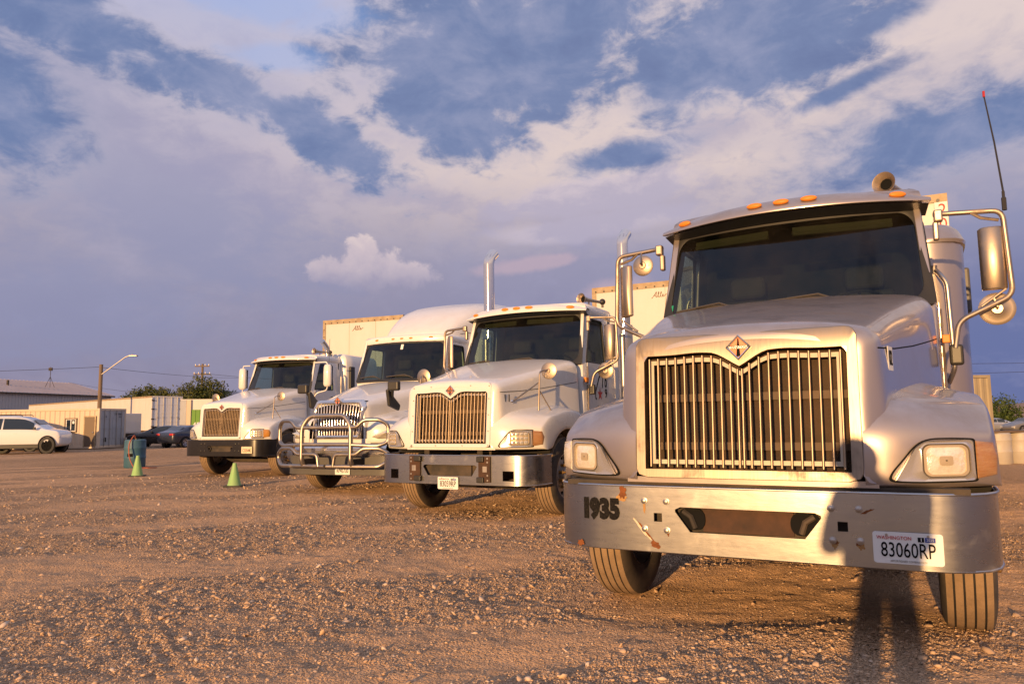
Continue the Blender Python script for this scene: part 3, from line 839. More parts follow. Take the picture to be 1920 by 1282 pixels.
    if visors:
        for xa, xb in ((-.82, -.16), (.04, .80)):
            b = MB(); q = [WS(xa / .96, .90, -.10), WS(xb / .96, .90, -.10)]
            b.tube([q[0], q[1]], .018, 8); 
            v = [Vector(q[0]), Vector(q[1]), Vector(q[1]) + Vector((0, -.0, .055)), Vector(q[0]) + Vector((0, -.0, .055))]
            b.add([p + Vector((0, d, 0)) for d in (0, .012) for p in v], [(0, 1, 2, 3), (7, 6, 5, 4)])
            b.build('sun_visor', M['visorpad'], tr)
    bw = MB(); bw.box(-.97, .97, 3.20, 3.23, 1.5, 2.79); bw.build('rear_lining', M[lining], tr)
    # doors
    for s in (-1, 1):
        d = MB()
        def sx_(z): return s * (1.034 - (.055 * (z - 2.05) / .8 if z > 2.05 else 0))
        poly = [(2.13, 1.02), (2.98, 1.02), (2.98, 2.055), (2.13, 2.055)]
        d.prism_x(poly, min(s * 1.028, s * 1.036), max(s * 1.028, s * 1.036))
        door = d.build('door', paint, tr, bevel=.003)
        w = MB(); py = [(2.15, 2.075), (2.91, 2.075), (2.91, 2.735), (2.43, 2.735)]
        w.add([(s * (1.0 - .055 * (z - 2.05) / .8), y, z) for y, z in py], [(0, 1, 2, 3)]); w.build('side_window', M['sideglass'], door)
        b = MB(); pts = fillet([(s * (1.012 - .055 * (z - 2.05) / .8), y, z) for y, z in [(2.5, 2.068)] + [(2.915, 2.068), (2.915, 2.74), (2.425, 2.74), (2.14, 2.068)] + [(2.5, 2.068)]], .06, 3); b.tube(pts, .014, 6); b.build('window_seal', M['rubber'], door)
        b = MB(); b.box(s * 1.05 - .014, s * 1.05 + .014, 2.80, 2.95, 1.86, 1.90); b.build('door_handle', M['black'], door, bevel=.006)
        b = MB(); b.tube([(s * 1.043, 2.115, 1.05), (s * 1.043, 2.115, 2.0)], .009, 6); 
        for k in range(8): b.tube([(s * 1.043, 2.115, 1.1 + .11 * k), (s * 1.043, 2.115, 1.13 + .11 * k)], .012, 6)
        b.build('door_hinge', M['tube'], door)
    return cab
def build_visor(tr, paint, lights=True):
    def lowz(x): return 2.835 - .012 * x * x
    def hi(x): return .135 - .075 * (abs(x) / 1.035) ** 3
    rows = [[], [], [], [], [], []]
    n = 24
    for i in range(n + 1):
        x = lerp(-1.035, 1.035, i / n); y = 1.855 + .25 * (x ** 2); tip = sstep(.9, 1.035, abs(x))
        zl = lowz(x); h = hi(x)
        rows[0].append((x * .97, 2.22 + .15 * x * x, zl + .035))
        rows[1].append((x * .998, y + .03, zl + .006))
        rows[2].append((x, y, zl))
        rows[3].append((x, y - .004 + .01, zl + .018))
        rows[4].append((x * .995, y + .055, zl + h))
        rows[5].append((x * .95, 2.36 + .12 * x * x, zl + h + .028 - .05 * tip))
    b = MB(); b.loft(rows)
    v = b.build('roof_visor', paint, tr, smooth=40, sub=1)
    b = MB(); b.loft([[(x * .985, y + .03, z - .008) for x, y, z in rows[2]], [(x * .99, y - .03, z - .075 - .015) for x, y, z in rows[0]]]); b.build('visor_under_shade', M['black'], v, smooth=60)  # added black sheet standing in for the shade below the painted visor
    if lights:
        for x in (-.815, -.205, 0, .205, .815):
            y = 1.855 + .25 * x * x; z = lowz(x) + .018 + (hi(x) - .018) * .50
            q = MB(); q.sphere(1.0, None, 16, 8)
            o = q.build('marker_light', M['orange'], tr, smooth=180)
            o.matrix_local = T(x, y + .026, z) @ RZ(math.atan(.5 * x)) @ RX(-.42) @ Matrix.Diagonal((.062, .020, .024, 1))
    return v

def coast_mirror(tr, s, convex, head, matname='tube', cx=1.06):
    """tube-framed mirror: bracket, C-shaped arm, tall head, round convex glass"""
    g = empty('mirror'); g.parent = tr
    b = MB()
    path = fillet([(s * 1.04, 2.13, 2.715), (s * 1.12, 2.15, 2.715), (s * 1.475, 2.17, 2.695), (s * 1.50, 2.17, 2.07), (s * 1.15, 2.10, 1.90), (s * 1.115, 2.06, 1.70)], .07, 5)
    b.tube(path, .019, 10)
    b.tube([(s * 1.28, 2.155, 2.70), (s * 1.34, 2.165, 2.655), (s * 1.45, 2.17, 2.625)], .012, 6)
    b.tube([(s * 1.46, 2.17, 2.12), (s * 1.38, 2.16, 2.06), (s * 1.30, 2.15, 2.00)], .010, 6)
    b.build('mirror_arm', M[matname], g, smooth=60)
    b = MB(); b.box(s * 1.07 - .03, s * 1.07 + .03, 2.10, 2.17, 2.655, 2.745); b.box(s * 1.05 - .02, s * 1.05 + .02, 2.12, 2.18, 2.52, 2.66); b.build('mirror_bracket', M[matname], g, bevel=.012)
    b = MB(); b.box(s * 1.12 - .045, s * 1.12 + .045, 2.05, 2.12, 1.58, 1.73); b.build('arm_foot', M['black'], g, bevel=.02, seg=3)
    # head: rounded shell facing forward, glass to the rear
    hx, z0, z1 = head
    b = MB(); prof = []
    for k in range(11):
        a = PI * k / 10; prof.append((.082 * math.cos(a), -.062 * math.sin(a) ** .8))
    ca, sa = (math.cos(-.75), math.sin(-.75)) if (s < 0) else (1, 0)
    rows = [[(s * hx + (x * ca - y * sa) * q, 2.20 + (x * sa + y * ca) * q, z) for x, y in prof] for z, q in ((z0, .86), (z0 + .012, 1.0), (z1 - .012, 1.0), (z1, .86))]
    b.loft(rows, cap=True)
    b.build('mirror_head', M['tube'], g, smooth=40)
    b = MB(); b.box(-.078, .078, .001, .006, z0 + .005, z1 - .005, T(s * hx, 2.20, 0) @ RZ(-.75 if s < 0 else 0)); b.build('mirror_glass', M['mirror'], g)
    if convex:
        x, y, z, r, arm = convex
        b = MB(); b.lathe([(.001, -.022), (r * .30, -.021), (r * .36, -.014), (r * .8, -.009), (r * .96, -.002), (r, 0), (r, .006), (.001, .014)], T(s * x, y, z) @ RX(-PI / 2) @ Matrix.Identity(4), 28); b.build('convex_mirror', M['tube'], g, smooth=40)
        b = MB(); b.tube([(s * x, y - .03, z), (s * x, y - .06, z + .01), arm], .009, 6); b.build('convex_bracket', M[matname], g)
    return g
def moulded_mirror(tr, s):
    g = empty('mirror'); g.parent = tr
    b = MB(); rows = []
    for z, q in ((2.13, .3), (2.14, .75), (2.19, 1.0), (2.5, 1.0), (2.64, .92), (2.69, .7), (2.70, .3)):
        rows.append([(s * 1.36 + .115 * q * math.cos(2 * PI * k / 16), 2.20 + .085 * q * math.sin(2 * PI * k / 16) - .0, z) for k in range(16)])
    b.loft(rows, cu=True, cap=True); b.build('mirror_head', M['white'], g, smooth=60)
    b = MB(); b.box(s * 1.36 - .095, s * 1.36 + .095, 2.272, 2.29, 2.17, 2.66); b.build('mirror_glass', M['darkglass'], g, bevel=.006)
    b = MB(); b.tube(fillet([(s * 1.04, 2.12, 2.75), (s * 1.34, 2.19, 2.76), (s * 1.36, 2.20, 2.66)], .06), .016, 8); b.tube(fillet([(s * 1.36, 2.20, 2.16), (s * 1.35, 2.18, 2.04), (s * 1.12, 2.10, 1.98), (s * 1.06, 2.08, 1.9)], .06), .016, 8); b.build('mirror_arm', M['white'], g, smooth=60)
    return g
def hood_mirror(tr, s):
    g = empty('hood_mirror'); g.parent = tr
    top = Vector((s * .93, .78, 1.845))
    b = MB(); b.tube(fillet([(s * .95, .65, 1.30), (s * .94, .72, 1.86), (s * 1.0, .86, 1.88)], .05, 4), .011, 7)
    b.tube([(s * .735, .33, 1.46), (s * .94, .715, 1.72)], .010, 7); b.tube([(s * 1.06, .84, 1.31), (s * .945, .705, 1.60)], .009, 7)
    b.build('mirror_post', M['tube'], g, smooth=60)
    b = MB()
    for p in ((.95, .65, 1.295), (1.06, .84, 1.30)): b.lathe([(.03, 0), (.028, .012), (.012, .03), (.001, .032)], T(s * p[0], p[1], p[2]), 10)
    b.lathe([(.034, 0), (.03, .014), (.012, .03), (.001, .032)], T(s * .722, .33, 1.46) @ RY(s * PI / 2), 10)
    b.build('mirror_foot', M['chrome'], g, smooth=40)
    b = MB(); r = .112; b.lathe([(.001, -.026), (r * .2, -.025), (r * .26, -.014), (r * .85, -.010), (r, -.003), (r, .004), (.001, .01)], T(s * 1.0, .875, 1.87) @ RX(-PI / 2), 26); b.build('mirror_head', M['tube'], g, smooth=40)
    return g
def air_horn(tr, x, y, z, L=.5, label=None):
    g = empty('air_horn'); g.parent = tr
    b = MB(); prof = [(.022, L), (.024, .30), (.032, .16), (.050, .06), (.085, .004), (.090, 0), (.084, .004), (.045, .05), (.02, .12), (.001, .15)]
    b.lathe(prof, T(x, y, z) @ RZ(-.35) @ RX(-PI / 2 - .02), 22); b.build('horn_trumpet', M['tube'], g, smooth=60)
    b = MB(); b.lathe([(.001, .05), (.044, .0505)], T(x, y, z) @ RZ(-.35) @ RX(-PI / 2 - .02), 18); b.build('horn_throat_shade', M['ink'], g)  # black disc paints in the shade deep inside the bell
    d = Matrix.Rotation(-.35, 3, 'Z') @ Vector((0, 1, 0))
    e = Vector((x, y, z)) + d * L
    b = MB(); b.sphere(.05, T(*e), 14, 8); b.tube([e, e - Vector((0, 0, .09))], .018, 6); b.build('horn_diaphragm', M['black'], g, smooth=60)
    b = MB(); q = Vector((x, y, z)) + d * .18; b.tube([q, q - Vector((0, 0, .09))], .014, 6); b.build('horn_bracket', M['tube'], g)
    return g
def chassis(tr, axles=(5.0, 6.3), L=7.0):
    b = MB()
    for s in (-1, 1): b.box(s * .43 - .04, s * .43 + .04, .25, L, .62, .90)
    b.tube([(-.92, 1.03, .50), (-.55, 1.03, .36), (.55, 1.03, .36), (.92, 1.03, .50)], .06, 8)
    b.box(-.30, .30, .75, 1.6, .42, .95); b.box(-.2, .2, 1.9, 3.3, .45, .8)
    for y in axles: b.tube([(-.9, y, .5), (.9, y, .5)], .09, 8)
    b.tube([(-.75, .75, .56), (.75, .80, .58)], .02, 6); b.tube([(-.35, .35, .55), (.35, .38, .58)], .03, 6)
    b.build('chassis', M['frame'], tr, bevel=.006)
    for s in (-1, 1):
        t = MB(); t.lathe([(.001, 0), (.27, 0), (.29, .02), (.29, 1.25), (.27, 1.27), (.001, 1.27)], T(s * .92, 2.35, .60) @ RX(-PI / 2), 24); t.build('fuel_tank', M['steel'], tr, smooth=40)
    for y in axles:
        for s in (-1, 1):
            for dx in (.80, 1.10): make_wheel(tr, 'rear_wheel', s * dx, y, s, steer=False)
def hood_w(y, st=[(.055, .66), (.12, .70), (.22, .712), (.5, .752), (.9, .832), (1.3, .91), (1.65, .968), (1.84, .99)]):
    for (a, p), (b, q) in zip(st, st[1:]):
        if y <= b: return lerp(p, q, (y - a) / (b - a))
    return st[-1][1]
def seam(tr, pts, r=.003): 
    b = MB(); b.tube(pts, r, 5); return b.build('panel_seam', M['ink'], tr)

# ------------------------------------------------------------------ the four trucks
M['greybump'] = mat('grey_bumper', (.10, .095, .09), 0.5, var=0.4)
GRP = 'semi trucks parked in a row'
def blob_patch(parent, name, m, cx, cz, w, h, seed, y=-.0015, rot=0.0, pw=1.0):
    r = random.Random(seed); b = MB(); pts = []
    for k in range(18):
        a = 2 * PI * k / 18; q = .55 + .55 * r.random()
        x, z = w * q * math.cos(a), h * q * math.sin(a)
        pts.append((cx + x * math.cos(rot) - z * math.sin(rot), y, cz + x * math.sin(rot) + z * math.cos(rot)))
    b.add(pts, [tuple(range(17, -1, -1))])
    return b.build(name, m, parent)
def bolts(parent, pts, r=.014, m='steel'):
    for x, z in pts:
        b = MB(); b.lathe([(r * 1.35, 0), (r * 1.35, .004), (r, .005), (r * .95, .011), (r * .5, .014), (.001, .014)], T(x, -.001, z) @ RX(PI / 2), 12)
        b.build('bolt', M[m], parent, smooth=40)
def front_wheels(tr):
    for s in (-1, 1): make_wheel(tr, 'front_wheel', s * 1.035, 1.03, s)
from mathutils.bvhtree import BVHTree
def hood_details(tr, hood):
    """shut line along both hood sides, laid on the hood's own surface"""
    bpy.context.view_layer.update(); dg = bpy.context.evaluated_depsgraph_get(); bv = BVHTree.FromObject(hood, dg)
    for s in (-1, 1):
        pts = []
        for y, z in ((.10, 1.578), (.14, 1.58), (.2, 1.583), (.3, 1.59), (.5, 1.60), (.7, 1.62), (.95, 1.645), (1.3, 1.69), (1.65, 1.735), (1.8, 1.755)):
            h = bv.ray_cast(Vector((s * 2.0, y, z)), Vector((-s, 0, 0)))
            if h[0] is not None: pts.append((h[0].x + s * .0005, y, z))
        seam(tr, pts, .0042)
    h = bv.ray_cast(Vector((2.0, .34, 1.535)), Vector((-1, 0, 0)))
    return h

def yf_b(x):
    p = bumper_path()
    for a, b in zip(p, p[1:]):
        if a[0] <= x <= b[0]: return lerp(a[1], b[1], (x - a[0]) / (b[0] - a[0]))
    return 0
def truck_silver():
    tr = empty('semi_truck', (1.237, 4.08, 0), math.radians(-28.5), 'silver champagne semi truck nearest the camera with 1935 stencilled on its steel bumper', 'truck', GRP)
    P = M['silver']
    chassis(tr); front_wheels(tr)
    hit = hood_details(tr, build_hood(tr, P))
    for s in (-1, 1): build_fender(tr, P, s)
    # painted apron under the grille
    b = MB(); b.loft([[(x, .012 + yf(x), z) for x in (-.66, -.3, 0, .3, .66)] for z in (.868, .90)]); b.loft([[(x, .06, .868) for x in (-.66, -.3, 0, .3, .66)], [(x, .012, .868) for x in (-.66, -.3, 0, .3, .66)]]); b.build('lower_apron', P, tr, smooth=40)
    build_grille(tr, M['bezel']); build_emblem(tr)
    for s in (-1, 1): headlight(tr, s, 'sealed', amber_on=(s > 0))
    bp = build_bumper(tr, M['bumper'], squares=[(-.482, .673, .048, .048), (.482, .673, .048, .048)])
    b = MB(); b.box(-1.05, 1.05, .03, .12, .845, .872); b.build('bumper_gap_filler', M['frame'], tr)
    bolts(bp, [(s * x, z) for s in (-1, 1) for x, z in ((.56, .763), (.431, .763), (.56, .606), (.431, .603))])
    b = MB(); b.box(-.24, .24, .055, .07, .60, .74); b.build('tow_plate', M['bracket'] if 'bracket' in M else M['frame'], bp)
    for s in (-1, 1):
        b = MB(); b.prism(rrect(s * .30 - .075, s * .30 + .075, .608, .728, .05, 4), .040, .049); b.build('hook_opening', M['ink'], bp)
        b = MB(); b.tube([(s * .28, .036, .62), (s * .30, .03, .68), (s * .345, .036, .71)], .016, 7); b.build('tow_hook', M['frame'], bp)
    for ch, dx, ang in (('1', -.925, -10), ('9', -.868, -6), ('3', -.805, -3), ('5', -.742, -2)): text(ch, (dx, yf_b(dx) - .0035, .702), .150, (PI / 2, 0, math.radians(ang)), M['worn_ink'], bp, 'stencil_number', sx=.80, bold=.011)
    blob_patch(bp, 'rust_patch', M['rust'], -.69, .805, .026, .045, 1); blob_patch(bp, 'rust_stain', M['ruststain'], -.70, .775, .035, .022, 2, -.0010)
    blob_patch(bp, 'rust_patch', M['rust'], -.965, .503, .024, .022, 3, .012); blob_patch(bp, 'rust_patch', M['rust'], -.50, .520, .032, .026, 4)
    blob_patch(bp, 'scrape', M['bare'], -.575, .600, .085, .011, 5, -.0010, -.86); blob_patch(bp, 'rust_streak', M['rust'], -.555, .592, .080, .007, 6, -.0016, -.86)
    blob_patch(bp, 'rust_streak', M['rust'], .595, .752, .042, .008, 7, -.0014, .45); blob_patch(bp, 'rust_stain', M['ruststain'], .442, .585, .022, .030, 8, -.001); blob_patch(bp, 'rust_patch', M['rust'], .446, .592, .018, .010, 9)
    blob_patch(bp, 'rust_patch', M['rust'], .553, .592, .020, .010, 10); blob_patch(bp, 'rust_stain', M['ruststain'], .56, .58, .02, .02, 11, -.001)
    blob_patch(bp, 'rust_stain', M['ruststain'], -.56, .725, .008, .045, 12, -.001); blob_patch(bp, 'rust_patch', M['rust'], -.425, .588, .010, .02, 13)
    plate(tr, .768, -.006, .585, '83060RP')
    build_cab(tr, P, sleeper=True); build_visor(tr, P)
    for s in (-1, 1):
        if s > 0: coast_mirror(tr, s, (1.40, 2.22, 1.985, .118, (1.38, 2.16, 2.06)), (1.395, 2.12, 2.58))
        else: coast_mirror(tr, s, (1.215, 2.10, 2.575, .092, (-1.24, 2.14, 2.70)), (1.395, 2.14, 2.60))
    air_horn(tr, .72, 2.30, 3.06)
    b = MB(); b.lathe([(.016, 0), (.016, .09), (.010, .10), (.010, .14)], T(1.49, 2.16, 2.69), 8); p0 = Vector((1.49, 2.16, 2.83)); p1 = Vector((1.425, 2.20, 3.58)); b.tube([p0, (p0 + p1) / 2 + Vector((.006, 0, 0)), p1], [.0075, .0065, .005], 6)
    an = b.build('antenna', M['black'], tr)
    b = MB(); b.cyl(.009, .045, T(1.425, 2.20, 3.57), 8); b.build('antenna_tip', M['red'], an)
    # sleeper with rounded front corners and a cap
    pl = [(1.00, 3.33), (1.12, 3.35), (1.21, 3.40), (1.27, 3.49), (1.295, 3.60), (1.30, 3.75), (1.30, 5.1)]; full = pl + [(-x, y) for x, y in pl[::-1]]
    b = MB(); b.loft([[(x, y, z) for x, y in full] for z in (.95, 2.765)], cu=True, cap=True); sl = b.build('sleeper', P, tr, smooth=40)
    b = MB()
    def scp(k, d): return [((abs(x) + d) * k * (1 if x > 0 else -1), 4.2 + (y - d - 4.2) * k, 0) for x, y in full]
    b.loft([[(x, y, z) for x, y, _ in scp(k, d)] for k, d, z in ((1, .018, 2.745), (1, .024, 2.775), (1, .012, 2.80), (.985, 0, 2.875), (.95, 0, 2.92), (.85, 0, 2.94))], cu=True, cap=True); b.build('sleeper_cap', P, tr, smooth=40)
    for s in (-1, 1):
        b = MB(); b.tube(fillet([(s * 1.06, 3.34, 2.50), (s * 1.09, 3.24, 2.44), (s * 1.135, 3.22, 2.36), (s * 1.15, 3.22, 1.62), (s * 1.10, 3.31, 1.50)], .05, 4), .021, 8); b.tube([(s * 1.05, 3.345, 2.47), (s * 1.05, 3.33, 2.54)], .026, 8); b.build('grab_handle', M['steel'], tr, smooth=60)
        b = MB(); b.box(s * 1.34 - .035, s * 1.34 + .035, 4.3, 4.8, 2.22, 2.66); b.build('side_extender', M['greybump'], tr, bevel=.02)  # dark grey replaces the truck paint to imitate the mirror's shadow here
        b = MB(); b.box(s * 1.06 - .025, s * 1.06 + .025, 2.00, 2.03, 1.74, 1.80); b.build('side_marker', M['orange'], tr, bevel=.006)
    b = MB(); b.prism(rrect(-.06, .06, -.065, .065, .006, 2), -.0015, .0015); st = b.build('number_sticker', M['paper'], tr); nz = hit[1] if hit[1].x > 0 else -hit[1]; st.matrix_local = T(hit[0].x + nz.x * .003, .34 + nz.y * .003, 1.535) @ RZ(math.atan2(nz.y, nz.x) + PI / 2) 
    text('02', (0, -.003, 0), .115, FRONT, M['ink'], st, sx=.7, bold=.001)
    b = MB(); q = [WS(-.965, .12, .004), WS(-.935, .12, .004), WS(-.935, .19, .004), WS(-.965, .19, .004)]; b.add(q, [(0, 1, 2, 3)]); b.build('windscreen_sticker', M['green_st'], tr)
    return tr

def truck_white(name_label, pos, rz, kind):
    tr = empty('semi_truck', (*pos, 0), math.radians(rz), name_label, 'truck', GRP)
    P = M['white']
    chassis(tr); front_wheels(tr); hood_details(tr, build_hood(tr, P))
    for s in (-1, 1): build_fender(tr, P, s)
    b = MB(); b.loft([[(x, .012 + yf(x), z) for x in (-.66, -.3, 0, .3, .66)] for z in (.868, .90)]); b.build('lower_apron', P, tr)
    build_grille(tr, P if kind == 2 else P, rivets=(kind == 2), nb=10 if kind == 2 else 11, barmat='bar' if kind == 2 else 'bardark'); build_emblem(tr)
    for s in (-1, 1): headlight(tr, s, 'led', amber='amber_dull' if kind == 2 else 'amber', amber_on=(s > 0))
    for s in (-1, 1): hood_mirror(tr, s)
    build_cab(tr, P, sleeper=(kind == 4)); build_visor(tr, P)
    for s in (-1, 1):
        b = MB(); b.box(s * 1.06 - .02, s * 1.06 + .02, 1.96, 2.06, 1.76, 1.83); b.build('side_marker', M['orange'], tr, bevel=.006)
    if kind == 2:
        bp = build_bumper(tr, M['bumper'], z0=.44, z1=.80, squares=[(-.86, .555, .13, .12), (.84, .555, .15, .12)], slot_z=(.545, .68), slot_hw=(.40, .33))
        for s in (-1, 1):
            b = MB(); b.box(s * .52 - .085, s * .52 + .085, -.022, -.003, .475, .79); br = b.build('tow_bracket', M['bracket'], bp, bevel=.006)
            b = MB()
            for z in (.505, .755): b.box(s * .47 - .05, s * .47 + .05, -.05, -.022, z - .035, z + .035)
            b.build('bracket_lug', M['black'], br, bevel=.01)
            b = MB(); b.box(s * .53 - .03, s * .53 + .03, -.026, -.021, .60, .67); b.build('bracket_socket', M['steel'], br)
            for z in (.50, .56, .72, .765):
                b = MB(); b.cyl(.012, .008, T(s * .57, -.022, z) @ RX(PI / 2), 8); b.build('bracket_bolt', M['steel'], br)
        b = MB(); b.box(-.3, .3, .04, .06, .545, .69); b.build('tow_plate', M['frame'], bp)
        plate(tr, -.01, -.020, .455, '83059RP')
        for s in (-1, 1): coast_mirror(tr, s, (1.28, 2.22, 1.93, .12, (s * 1.3, 2.15, 2.0)), (1.37, 2.08, 2.60))
        air_horn(tr, .80, 2.50, 3.07)
        for x, y, z1 in ((1.10, 3.62, 4.30), (-1.17, 3.10, 4.12)):
            b = MB(); b.tube([(x, y, .9), (x, y, 2.75)], .13, 16); b.tube(fillet([(x, y, 2.74), (x, y, z1 - .10), (x + .02, y + .15, z1 + .03)], .13, 6), .094, 18); b.build('exhaust_stack', M['chrome'], tr, smooth=60)
            b = MB(); b.tube([(x, y - .118, 1.1), (x, y - .118, 2.6)], [.05, .05], 10); b.build('heat_shield', M['steel'], tr, smooth=60)
        text('11', (.735, .20, 1.50), .13, (PI / 2, 0, math.radians(40)), M['ink'], tr, 'hood_number', sx=.8, bold=.002)
        # door lettering
        X = 1.0375
        for ch, y, z in (('5', 2.84, 1.93), ('0', 2.845, 1.77), ('9', 2.85, 1.61)): text(ch, (X, y, z), .19, SIDE, M['ink'], tr, 'door_number', sx=1.0, bold=.004)
        text('509-998-8884', (X, 2.66, 1.40), .075, SIDE, M['ink'], tr, 'door_phone', sx=.85, bold=.0006)
        b = MB(); out = [(2.46, 1.53), (2.42, 1.53), (2.42, 1.63), (2.58, 1.86), (2.74, 1.98), (2.70, 1.70)]
        for a, e in zip(out, out[1:]):
            d = Vector((e[0] - a[0], e[1] - a[1])).normalized(); nn = Vector((-d.y, d.x)) * .016
            b.add([(X, a[0] + nn.x, a[1] + nn.y), (X, a[0] - nn.x, a[1] - nn.y), (X, e[0] - nn.x, e[1] - nn.y), (X, e[0] + nn.x, e[1] + nn.y)], [(0, 1, 2, 3)])
        b.build('door_logo_outline', M['ink'], tr)
        b = MB(); b.add([(X + .001, 2.60 + (.11 if k % 2 == 0 else .04) * math.sin(PI * k / 5), 1.60 + (.11 if k % 2 == 0 else .044) * math.cos(PI * k / 5)) for k in range(10)], [tuple(range(9, -1, -1))]); b.build('door_star', M['redink'], tr)
        b = MB(); b.box(-.45, .15, 2.6, 3.0, 2.995, 3.02); b.build('roof_vent', M['black'], tr, bevel=.01)
    else:
        bp = build_bumper(tr, M['blackpaint'], z0=.50, z1=.865, slot_z=(.60, .73), slot_hw=(.37, .30))
        bolts(bp, [(s * x, z) for s in (-1, 1) for x, z in ((.56, .78), (.45, .78), (.56, .62), (.45, .62))], m='blackpaint')
        b = MB(); b.box(-.3, .3, .04, .06, .59, .74); b.build('tow_plate', M['frame'], bp)
        for s in (-1, 1):
            b = MB(); b.tube([(s * .33 + .04 * math.cos(2 * PI * k / 14), .02, .665 + .045 * math.sin(2 * PI * k / 14)) for k in range(14)], .014, 6, closed=True); b.build('tow_hook', M['frame'], bp)
        plate(tr, .80, -.014, .64, 'C33544L', top=False, mt='plate_or')
        for s in (-1, 1): moulded_mirror(tr, s)
        air_horn(tr, .74, 2.45, 3.08)
        b = MB(); b.tube(fillet([(.62, 3.2, 2.9), (.62, 3.2, 3.22), (.60, 2.98, 3.40)], .12, 6), .075, 16); b.build('exhaust_stack', M['chrome'], tr, smooth=60)
        pl = [(1.02, 3.31), (1.12, 3.36), (1.17, 3.48), (1.18, 3.6), (1.18, 4.75)]; full = pl + [(-x, y) for x, y in pl[::-1]]
        b = MB(); b.loft([[(x * k, 4.0 + (y - 4.0) * (k if y > 4 else 1), z) for x, y in full] for z, k in ((.95, 1), (2.80, 1), (2.93, .99), (3.02, .95), (3.06, .86), (3.08, .5))], cu=True, cap=True); b.build('sleeper', P, tr, smooth=40)
        for s in (-1, 1):
            b = MB(); b.box(s * 1.19 - .03, s * 1.19 + .03, 3.42, 3.62, 1.5, 2.72); b.build('side_extender', M['black'], tr, bevel=.015)
            b = MB(); b.tube(fillet([(s * 1.06, 3.2, 2.5), (s * 1.10, 3.15, 2.46), (s * 1.10, 3.15, 1.7), (s * 1.06, 3.2, 1.6)], .05), .018, 8); b.build('grab_handle', M['steel'], tr, smooth=60)
        b = MB(); b.tube([(1.36, 2.25, 2.70), (1.365, 2.27, 3.35)], .005, 5); b.build('antenna', M['black'], tr)
    return tr

